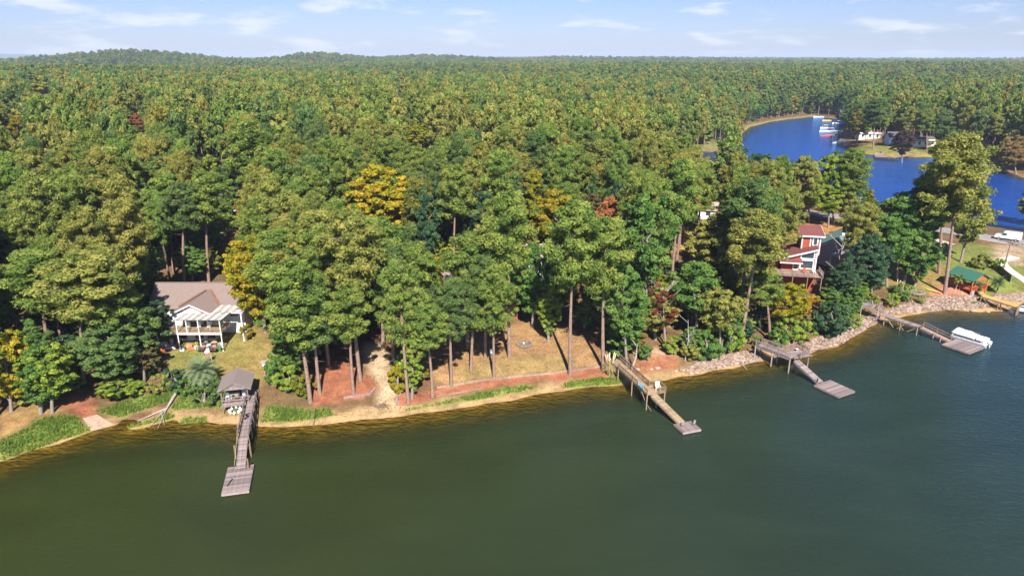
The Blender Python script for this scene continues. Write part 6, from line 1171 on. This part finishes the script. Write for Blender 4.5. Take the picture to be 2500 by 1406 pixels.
def right_bank():
    p = Pg(2236, 716); r = empty('rock_ring', p, 'ring of dark rocks on the right lawn', 'fire pit'); m = mat('dark_rock', (0.16, 0.13, 0.115), 0.95, 0.3, 3)
    for k in range(16): a = 2 * math.pi * k / 16; MB().ico(p + Vector((math.cos(a) * 1.4, math.sin(a) * 1.3, 0.15)), (random.uniform(.3, .5), random.uniform(.3, .45), random.uniform(.25, .45)), 0.25).build('rock', m, r)
    # black screened fence
    ws = [Pg(*q) for q in ((2396, 632), (2432, 660), (2466, 690))]; r = empty('screen_fence', ws[0], 'black screened chain fence along the right path', 'fence')
    for a, b in zip(ws, ws[1:]): MB().slab([a + Vector((0, 0, 0.05)), b + Vector((0, 0, 0.05)), b + Vector((0, 0, 1.6)), a + Vector((0, 0, 1.6))], 0.03).build('screen', M_BLACK, r)
    for a, b in zip(ws, ws[1:]):
        for u in (0, 0.33, 0.66, 1.0): q = a.lerp(b, u); MB().tube([q - Vector((0, 0, 0.2)), q + Vector((0.05, -0.05, 1.75))], 0.04, 6).build('post', mat('galvanised', (0, 0, 0)), r)
    # leaning utility pole
    p = Pg(2449, 658); t = at_y(2470, 585, p.y); r = empty('utility_pole', p, 'dark leaning utility pole beside the curved path', 'pole'); MB().tube([p - Vector((0, 0, 0.4)), t], [0.16, 0.11], 8).build('shaft', M_TIMBER, r); MB().bar(t + Vector((-0.5, 0, -0.4)), t + Vector((0.5, 0, -0.3)), 0.08, 0.1).build('crossarm', M_TIMBER, r)
    p = Pg(2120, 702); r = empty('lawn_post', p, 'short pale post left of the green pampas clump', 'post'); MB().tube([p, p + Vector((0.1, 0, 1.6))], 0.13, 8).build('shaft', M_DECKTAN, r)
    p = Pg(1998, 545 + 8); 
    p = Pg(2092, 540); r = empty('utility_pole', p, 'thin pale utility pole by the creek road', 'pole'); MB().tube([p - Vector((0, 0, 0.3)), p + Vector((0, 0, 7.0))], [0.14, 0.1], 7).build('shaft', M_DECK, r); MB().bar(p + Vector((-0.6, 0, 6.6)), p + Vector((0.6, 0, 6.6)), 0.08, 0.1).build('crossarm', M_DECK, r)
    # bleached dead trees
    def dead(base, top, label, n=9, spread=0.5, rr=0.16, m=M_DEAD):
        B = Pg(*base); T = at_y(top[0], top[1], B.y); r = empty('dead_tree', B, label, 'tree'); mid = B.lerp(T, 0.5) + Vector((0.3, 0, 0)); MB().tube([B - Vector((0, 0, 0.3)), mid, T], [rr, rr * 0.7, 0.03], 7).build('trunk', m, r); hgt = T.z - B.z; br = MB()
        for k in range(n):
            u = random.uniform(0.35, 0.95); p = B.lerp(mid, u * 2) if u < 0.5 else mid.lerp(T, u * 2 - 1); a = random.uniform(0, 6.28); l = hgt * spread * random.uniform(0.25, 0.6); q = p + Vector((math.cos(a) * l, math.sin(a) * l, l * 0.7)); e = q + Vector((math.cos(a + 0.5) * l * 0.5, math.sin(a + 0.5) * l * 0.5, l * 0.45)); br.tube([p, q, e], [rr * 0.4, rr * 0.25, 0.015], 5); br.tube([q, q + Vector((math.cos(a - 0.8) * l * 0.5, math.sin(a - 0.8) * l * 0.5, l * 0.3))], [rr * 0.22, 0.012], 4)
        br.build('branches', m, r)
    dead((2036, 705), (2058, 590), 'bleached dead tree with forked branches right of the red house', 11, 0.55, 0.2); dead((2066, 745), (2086, 690), 'small bleached dead tree below the forked one', 7, 0.6, 0.11); dead((1622, 838), (1618, 700), 'pale bare trunk among the dark red tree on the bank', 14, 0.4, 0.16); dead((1672, 880), (1680, 780), 'thin grey dead tree on the stony bank', 8, 0.35, 0.1); dead((1768, 862), (1790, 790), 'leaning bare grey trunk left of the leaning pine', 7, 0.4, 0.12); dead((250, 310), (242, 262), 'broken pale dead tree rising from the left wood', 5, 0.3, 0.35); dead((712, 300), (710, 245), 'pale dead tree above the middle wood', 6, 0.25, 0.3); dead((1540, 905), (1556, 838), 'white leaning trunk at the landward end of the middle dock', 4, 0.3, 0.2)
    # fallen branch in the water
    a, b = P(1806, 885, 0.3), P(1824, 903, 0.05); r = empty('driftwood', (a.x, a.y, 0), 'thin driftwood branch at the edge of the stony shore', 'branch'); MB().tube([a, a.lerp(b, 0.6) + Vector((0, 0, 0.1)), b], [0.07, 0.06, 0.03], 6).build('limb', M_DEAD, r)
right_bank()
# ------------------------------------------------------------------ road, drives, van, cars
def strip(name, pts, wd, m, lift, label, step=1.5):
    ws = [Pg(*p) for p in pts]; line = []
    for a, b in zip(ws, ws[1:]):
        n = max(1, int((b - a).length / step)); line += [a.lerp(b, i / n) for i in range(n)]
    line.append(ws[-1]); k = 3
    for _ in range(3): line = [line[0]] + [(line[i - 1] + line[i] * 2 + line[i + 1]) / 4 for i in range(1, len(line) - 1)] + [line[-1]]
    mb = MB(); vs = []
    for i, p in enumerate(line):
        d = (line[min(i + 1, len(line) - 1)] - line[max(i - 1, 0)]); d.z = 0; d.normalize(); s = Vector((-d.y, d.x, 0)) * wd / 2
        zs = [H((p + s * t).x, (p + s * t).y) for t in (-1, 0, 1)]; z = max(zs) + lift
        vs += [Vector(((p - s).x, (p - s).y, z)), Vector(((p + s).x, (p + s).y, z)), Vector(((p + s * 1.15).x, (p + s * 1.15).y, z - 0.6)), Vector(((p - s * 1.15).x, (p - s * 1.15).y, z - 0.6))]
    fs = []
    for i in range(len(line) - 1):
        a, b = 4 * i, 4 * (i + 1); fs += [(a, b, b + 1, a + 1), (a + 1, b + 1, b + 2, a + 2), (a + 3, b + 3, b, a)]
    o = mb.add(vs, fs).build(name, m); tag(o, label, name.split('_')[-1], kind='structure'); return line
M_ASPH = mat('asphalt', (0.21, 0.195, 0.19), 0.9, 0.15, 0.8, 0.2)
RD = strip('creek_road', [(1880, 500), (1960, 516), (2020, 528), (2100, 532), (2250, 556), (2400, 578), (2500, 594), (2640, 620)], 6.0, M_ASPH, 0.12, 'grey asphalt road between the red house and the creek')
strip('curving_driveway', [(1735, 572), (1762, 556), (1768, 538), (1740, 520), (1690, 512)], 3.4, mat('pale_gravel', (0.36, 0.31, 0.27), 0.95, 0.15, 2), 0.08, 'pale gravel driveway curving under the trees', 1.0); strip('curved_path', [(2478, 628), (2446, 634), (2448, 646), (2475, 668), (2510, 692)], 1.9, mat('white_concrete', (0.42, 0.40, 0.36), 0.9, 0.1, 2), 0.07, 'curved white concrete path on the right lawn', 0.7)
strip('lot_drive', [(2180, 562), (2250, 580), (2320, 600)], 5.0, mat('pale_gravel', (0, 0, 0)), 0.06, 'gravel pull-off below the creek road'); strip('shed_track', [(1690, 478), (1740, 492), (1830, 505)], 5, mat('pale_gravel', (0, 0, 0)), 0.06, 'pale track by the creek oaks')
def guardrail():
    a, b = Pg(2441, 592), Pg(2500, 604); b = a + (b - a) * 1.5; r = empty('guard_rail', a, 'low wooden guard rail along the road below the white van', 'rail')
    MB().bar(a + Vector((0, 0, 0.65)), b + Vector((0, 0, 0.65)), 0.06, 0.28).build('beam', M_DECK, r)
    n = 8
    for i in range(n + 1): q = a.lerp(b, i / n); MB().box((q.x, q.y + 0.1, H(q.x, q.y) + 0.35), (0.14, 0.14, 0.9)).build('post', M_DECK, r)
guardrail()
def vehicle(loc, yaw, L, prof, wd, m, label, nm, cat, wheels, glass):
    g = loc[2]; r = empty(nm, loc, label, cat); cs, sn = math.cos(yaw), math.sin(yaw)
    def w(u, v, z): return Vector((loc[0] + u * cs - v * sn, loc[1] + u * sn + v * cs, g + z))
    n = len(prof); secs = []
    for v, k in ((-wd / 2 + 0.1, 0.97), (-wd / 2, 1.0), (wd / 2, 1.0), (wd / 2 - 0.1, 0.97)): secs.append([w(u * (k if abs(v) > wd / 2 - 0.05 or True else 1), v * (1 if z < 1.1 else 0.90), z) for u, z in prof])
    o = loft(secs).build('body', m, r); o.modifiers.new('bevel', 'BEVEL').width = 0.06
    for u in wheels:
        for s in (-1, 1):
            c = w(u, s * (wd / 2 - 0.08), 0.34); d = w(u, s * (wd / 2 + 0.10), 0.34); t = MB().tube([c, d], 0.34, 14).build('wheel', M_BLACK, r); MB().tube([d, w(u, s * (wd / 2 + 0.12), 0.34)], 0.2, 12).build('rim', mat('galvanised', (0, 0, 0)), t)
    for (u0, u1, z0, z1) in glass:
        for s in (-1, 1): k = 0.5 * wd; f = MB().slab([w(u0, s * (k * 0.985 + 0.02), z0), w(u1, s * (k * 0.985 + 0.02), z0), w(u1 - 0.1, s * (k * 0.905 + 0.02), z1), w(u0 + 0.1, s * (k * 0.905 + 0.02), z1)], 0.03).build('side_window', M_GLASS, r)
    return w, r
def cars():
    p = Pg(2468, 581); d = None
    i = min(range(len(RD)), key=lambda k: (RD[k] - p).length); d = (RD[min(i + 1, len(RD) - 1)] - RD[i - 1]); yaw = math.atan2(d.y, d.x); q = RD[i]; z = max(H(q.x + a, q.y + b) for a in (-2.5, 0, 2.5) for b in (-2.5, 0, 2.5)) + 0.14
    prof = [(-2.85, 0.45), (-2.85, 0.95), (-2.6, 1.12), (-1.75, 1.25), (-1.1, 1.95), (-0.7, 2.1), (2.6, 2.12), (2.85, 1.9), (2.88, 0.45)]
    w, r = vehicle((q.x, q.y, z), yaw, 5.7, prof, 2.0, M_WHITE, 'white cargo van parked on the road at the right edge', 'cargo_van', 'van', (-1.9, 1.7), [(-1.35, -0.3, 1.25, 1.8)])
    MB().slab([w(-1.72, -0.85, 1.28), w(-1.72, 0.85, 1.28), w(-1.12, 0.78, 1.93), w(-1.12, -0.78, 1.93)], 0.03).build('windscreen', M_GLASS, r)
    for s in (-0.7, 0.7): MB().box(w(-2.87, s, 0.82), (0.1, 0.34, 0.2), yaw).build('headlight', M_GLASS, r)
    MB().box(w(-2.9, 0, 0.5), (0.16, 1.9, 0.22), yaw).build('bumper', M_BLACK, r)
    car = [(-2.2, 0.35), (-2.2, 0.75), (-1.3, 0.92), (-0.6, 1.42), (0.8, 1.45), (1.6, 1.0), (2.2, 0.92), (2.2, 0.35)]
    for px, yw, m, lab in (((1330, 556), 0.2, M_WHITE, 'white car glimpsed under the golden orange tree'), ((2190, 572), -0.5, M_WHITE, 'white car half hidden by oaks at the pull-off'), ((2150, 566), -0.5, mat('car_silver', (0.4, 0.42, 0.45), 0.3, 0, None, 0.6, 0.4), 'silver car half hidden by oaks at the pull-off')):
        q = Pg(*px); w, r = vehicle((q.x, q.y, q.z + 0.05), yw, 4.4, car, 1.8, m, lab, 'parked_car', 'car', (-1.35, 1.35), [(-0.55, 0.1, 0.95, 1.33), (0.15, 0.9, 0.95, 1.33)]); MB().slab([w(-1.25, -0.78, 0.96), w(-1.25, 0.78, 0.96), w(-0.65, 0.7, 1.4), w(-0.65, -0.7, 1.4)], 0.03).build('windscreen', M_GLASS, r)
cars()
# ------------------------------------------------------------------ across the creek: docks and boats
def far_dock(a, b, label, m, fl=None, wd=1.8):
    A, B = P(*a, 0.9), P(*b, 0.9); r = empty('creek_dock', (A.x, A.y, 0), label, 'dock'); deck(r, A, B, wd, m, 0.8); pilings(r, A, B, wd, M_TIMBER, 4.0, 0.13, 0.3)
    if fl: c = P(*fl, 0.5); MB().box((c.x, c.y, 0.35), (7, 4, 0.5), -0.2).build('float_platform', m, r)
far_dock((2265, 374), (2175, 384), 'long brown trestle dock with float across the creek', M_DECKPINK, (2152, 381), 2.2); far_dock((2160, 362), (2075, 369), 'low reddish dock on the grassy point across the creek', M_DECKPINK); far_dock((2072, 330), (2012, 329), 'red painted dock across the creek', mat('red_dock', (0.42, 0.10, 0.06), 0.8, 0.15, 2), (2016, 331), 3.0); far_dock((2075, 320), (2030, 321), 'brown dock behind the white creek boats', M_DECK); far_dock((2070, 303), (2036, 305), 'grey dock near the head of the creek', M_DECK); far_dock((1740, 392), (1760, 391), 'grey dock with railing at the dark creek arm', M_DECK, (1735, 394))
def far_boat(px, yaw, L, label, roof=True, m=M_WHITE):
    c = P(*px, 0.2); r = empty('moored_boat', (c.x, c.y, 0), label, 'boat'); cs, sn = math.cos(yaw), math.sin(yaw)
    def w(u, v, z): return Vector((c.x + u * cs - v * sn, c.y + u * sn + v * cs, z))
    secs = []
    for i in range(7):
        t = i / 6; hw = 1.15 * (1 - (1 - t) ** 2.5 * 0.9); u = L * (t - 0.5); zt = 1.3 - 0.3 * t; secs.append([w(u, -hw, zt), w(u, -hw * 0.8, 0.1), w(u, 0, -0.2), w(u, hw * 0.8, 0.1), w(u, hw, zt), w(u, 0, zt - 0.1)])
    loft(secs).build('hull', m, r)
    if roof:
        MB().slab([w(-L * 0.15, -1.1, 2.7), w(L * 0.3, -1.1, 2.7), w(L * 0.3, 1.1, 2.7), w(-L * 0.15, 1.1, 2.7)], 0.1).build('canopy', M_WHITE, r)
        for u in (-L * 0.13, L * 0.28):
            for s in (-1, 1): MB().bar(w(u, s, 1.0), w(u, s, 2.65), 0.08, 0.08).build('canopy_post', M_WHITE, r)
    MB().slab([w(L * 0.0, -0.9, 1.15), w(L * 0.0, 0.9, 1.15), w(L * 0.06, 0.8, 1.7), w(L * 0.06, -0.8, 1.7)], 0.05).build('windscreen', M_GLASS, r)
for a in (((2022, 322), 0.0, 12, 'white pontoon boat at the red dock across the creek'), ((2054, 350), -0.15, 10, 'white boat lying off the grassy point across the creek'), ((2048, 303), 0.1, 11, 'white boat farther up the creek'), ((1998, 287), 0.1, 9, 'small pale boat at the head of the creek', False), ((2018, 296), 0.1, 7, 'small yellow boat at the head of the creek', False, mat('yellow_hull', (0.55, 0.38, 0.08), 0.5)), ((2012, 314), 0.3, 7, 'small white covered boat behind the pontoon boat', True), ((2148, 378), 0.1, 6, 'grey skiff on the trestle dock float', False, M_DECK)): far_boat(*a)
# ------------------------------------------------------------------ stuff: shore grass, riprap
def sample(poly, n, g):
    q = np.array(poly); a = g.uniform(q.min(0), q.max(0), (n * 6, 2)); a = a[inside(poly, a[:, 0], a[:, 1])]; return a[:n]
def shore_grass():
    g = np.random.default_rng(9); V, Fc = [], []; va = []
    for q in GRASS:
        a = np.array(q); area = 0.5 * abs(np.dot(a[:, 0], np.roll(a[:, 1], 1)) - np.dot(a[:, 1], np.roll(a[:, 0], 1))); pts = sample(q, int(area * 40), g)
        if len(pts) == 0: continue
        z, d = hd(pts[:, 0], pts[:, 1]); 
        for (x, y), zz, dd in zip(pts, z, d):
            nz_ = 0.5 + 0.5 * float(wob(np.array(x), np.array(y), 1.1, 0.7))
            if g.uniform() > 0.35 + 0.75 * nz_: continue
            h = g.uniform(0.15, 0.6) * (0.55 + 0.8 * nz_); c = g.uniform(0.05, 0.55) + (0.4 if dd < 1.2 or g.uniform() < 0.12 else 0)
            for k in range(3):
                t = g.uniform(0, 6.28); l = g.uniform(0.1, 0.3); n = len(V); s = (math.sin(t) * 0.07, -math.cos(t) * 0.07); bx_, by_ = x + g.normal() * 0.08, y + g.normal() * 0.08
                V += [(bx_ - s[0], by_ - s[1], max(zz, -0.1)), (bx_ + s[0], by_ + s[1], max(zz, -0.1)), (bx_ + math.cos(t) * l, by_ + math.sin(t) * l, max(zz, 0) + h)]; Fc.append((n, n + 1, n + 2)); va += [c] * 3
    me = bpy.data.meshes.new('shore_grass'); fill(me, np.array(V), np.array(Fc)); a = me.attributes.new('vary', 'FLOAT', 'POINT'); a.data.foreach_set('value', np.clip(np.array(va), 0, 1).astype(np.float32)); me.materials.append(M_LEAF)
    o = bpy.data.objects.new('shore_grass', me); COL.objects.link(o); o.color = (0.185, 0.255, 0.048, 1); tag(o, 'bright green reedy grass along the waterline', 'grass', kind='stuff'); print('grass', len(Fc))
shore_grass()
def lawn_tufts():
    g = np.random.default_rng(10); V, Fc, va = [], [], []
    for q, n in ((LAWN_L, 5200), (LAWN_M, 4200), (LAWN_R, 4200)):
        pts = sample(q, n, g); z, d = hd(pts[:, 0], pts[:, 1])
        for (x, y), zz in zip(pts, z):
            t = g.uniform(0, 6.28); h = g.uniform(0.05, 0.14); k = len(V); s = (math.sin(t) * 0.10, -math.cos(t) * 0.10); V += [(x - s[0], y - s[1], zz - 0.02), (x + s[0], y + s[1], zz - 0.02), (x + g.normal() * 0.06, y + g.normal() * 0.06, zz + h)]; Fc.append((k, k + 1, k + 2)); va += [g.uniform(0.2, 1.0)] * 3
    me = bpy.data.meshes.new('lawn_grass'); fill(me, np.array(V), np.array(Fc)); a = me.attributes.new('vary', 'FLOAT', 'POINT'); a.data.foreach_set('value', np.array(va, np.float32)); me.materials.append(M_LEAF)
    o = bpy.data.objects.new('lawn_grass', me); COL.objects.link(o); o.color = (0.20, 0.17, 0.05, 1); tag(o, 'short dry autumn grass tufts on the lawns', 'grass', kind='stuff')
lawn_tufts()
def litter():
    g = np.random.default_rng(14); n = 16000; x = g.uniform(-66, 62, n); y = g.uniform(84, 128, n); z, d = hd(x, y); k = (d > 1.2) & (z < 6); x, y, z = x[k], y[k], z[k]; n = len(x)
    a = g.uniform(0, 6.28, n); s = g.uniform(0.06, 0.17, n); c, q = np.cos(a) * s, np.sin(a) * s; dz = g.uniform(0.0, 0.06, (n, 4)); V = np.stack([np.stack([x - c, y - q, z + 0.02 + dz[:, 0]], 1), np.stack([x + q * 0.5, y - c * 0.5, z + 0.02 + dz[:, 1]], 1), np.stack([x + c, y + q, z + 0.02 + dz[:, 2]], 1), np.stack([x - q * 0.5, y + c * 0.5, z + 0.02 + dz[:, 3]], 1)], 1).reshape(-1, 3)
    me = bpy.data.meshes.new('leaf_litter'); fill(me, V, np.arange(4 * n).reshape(n, 4)); at = me.attributes.new('vary', 'FLOAT', 'POINT'); at.data.foreach_set('value', np.repeat(g.uniform(0, 1, n), 4).astype(np.float32)); me.materials.append(M_LEAF)
    o = bpy.data.objects.new('leaf_litter', me); COL.objects.link(o); o.color = (0.30, 0.15, 0.06, 1); tag(o, 'fallen brown and orange leaves scattered over the yards', 'leaves', kind='stuff')
litter()
def riprap():
    g = np.random.default_rng(12); mb = MB(); k = 0
    for q, n in ((RIP, 3800), (RIP2, 1200), (RIP3, 500)):
        pts = sample(q, n, g); z, d = hd(pts[:, 0], pts[:, 1])
        for (x, y), zz, dd in zip(pts, z, d):
            if dd < -0.6: continue
            s = g.uniform(0.10, 0.33) * (1.25 if g.uniform() < 0.12 else 1); mb.ico((x, y, zz + 0.3 * s), (s, s * g.uniform(0.6, 1.0), s * g.uniform(0.5, 0.8)), 0.3); k += 1
    o = mb.build('riprap_stones', None); o.data.materials.append(M_STONE); a = o.data.attributes.new('vary', 'FLOAT', 'POINT'); a.data.foreach_set('value', np.repeat(g.uniform(0, 1, k), 12).astype(np.float32)); tag(o, 'pinkish grey riprap stones banked along the right shore', 'stones', kind='stuff')
M_STONE = bpy.data.materials.new('riprap'); M_STONE.use_nodes = True
def _st():
    nt = M_STONE.node_tree; N = nt.nodes.new; L = nt.links.new; b = nt.nodes['Principled BSDF']; b.inputs['Roughness'].default_value = 0.9; at = N('ShaderNodeAttribute'); at.attribute_name = 'vary'; cr = N('ShaderNodeValToRGB'); cr.color_ramp.elements[0].color = (0.115, 0.075, 0.058, 1); cr.color_ramp.elements[1].color = (0.33, 0.255, 0.205, 1); e = cr.color_ramp.elements.new(0.5); e.color = (0.215, 0.150, 0.115, 1); L(at.outputs['Fac'], cr.inputs[0]); L(cr.outputs[0], b.inputs['Base Color'])
_st(); riprap()
def boulders():
    m = mat('bank_boulder', (0.30, 0.22, 0.165), 0.9, 0.25, 3)
    for i, (px, s) in enumerate((((1555, 903), .5), ((1590, 902), .4), ((1605, 900), .55), ((1650, 906), .4), ((1687, 912), .45), ((1700, 910), .5), ((2352, 756), .5), ((2375, 760), .7), ((2412, 762), .5), ((2240, 764), .4))):
        p = Pg(*px); o = MB().ico((0, 0, 0), (s, s * .8, s * .5), .2).build('boulder', m); o.location = p + Vector((0, 0, s * .2)); tag(o, 'pale boulder on the sandy bank, number %d' % i if False else ['pale boulder nearest the middle dock stairs', 'small pale boulder right of the middle dock', 'larger pale boulder in the row right of the middle dock', 'low boulder at the end of the reddish bank', 'brown boulder left of the stony shore start', 'brown boulder beside the stony shore start', 'flat rock at the waterline below the pavilion', 'broad rock slab in the shallows below the pavilion', 'rock at the waterline by the yellow dock', 'small rock at the waterline by the old dock'][i], 'boulder')
boulders()
# ------------------------------------------------------------------ haze
hz = MB().box((0, 7000, 60), (26000, 15600, 136)).build('haze', None); tag(hz, 'thin pale blue autumn haze over the wood', 'haze', kind='stuff')
hm = bpy.data.materials.new('haze'); hm.use_nodes = True; hm.node_tree.nodes.clear()
ho = hm.node_tree.nodes.new('ShaderNodeOutputMaterial'); hv = hm.node_tree.nodes.new('ShaderNodeVolumePrincipled')
hv.inputs['Color'].default_value = (0.62, 0.74, 0.95, 1); hv.inputs['Density'].default_value = 0.00011; hv.inputs['Anisotropy'].default_value = 0.0
hm.node_tree.links.new(hv.outputs[0], ho.inputs['Volume']); hz.data.materials.append(hm)
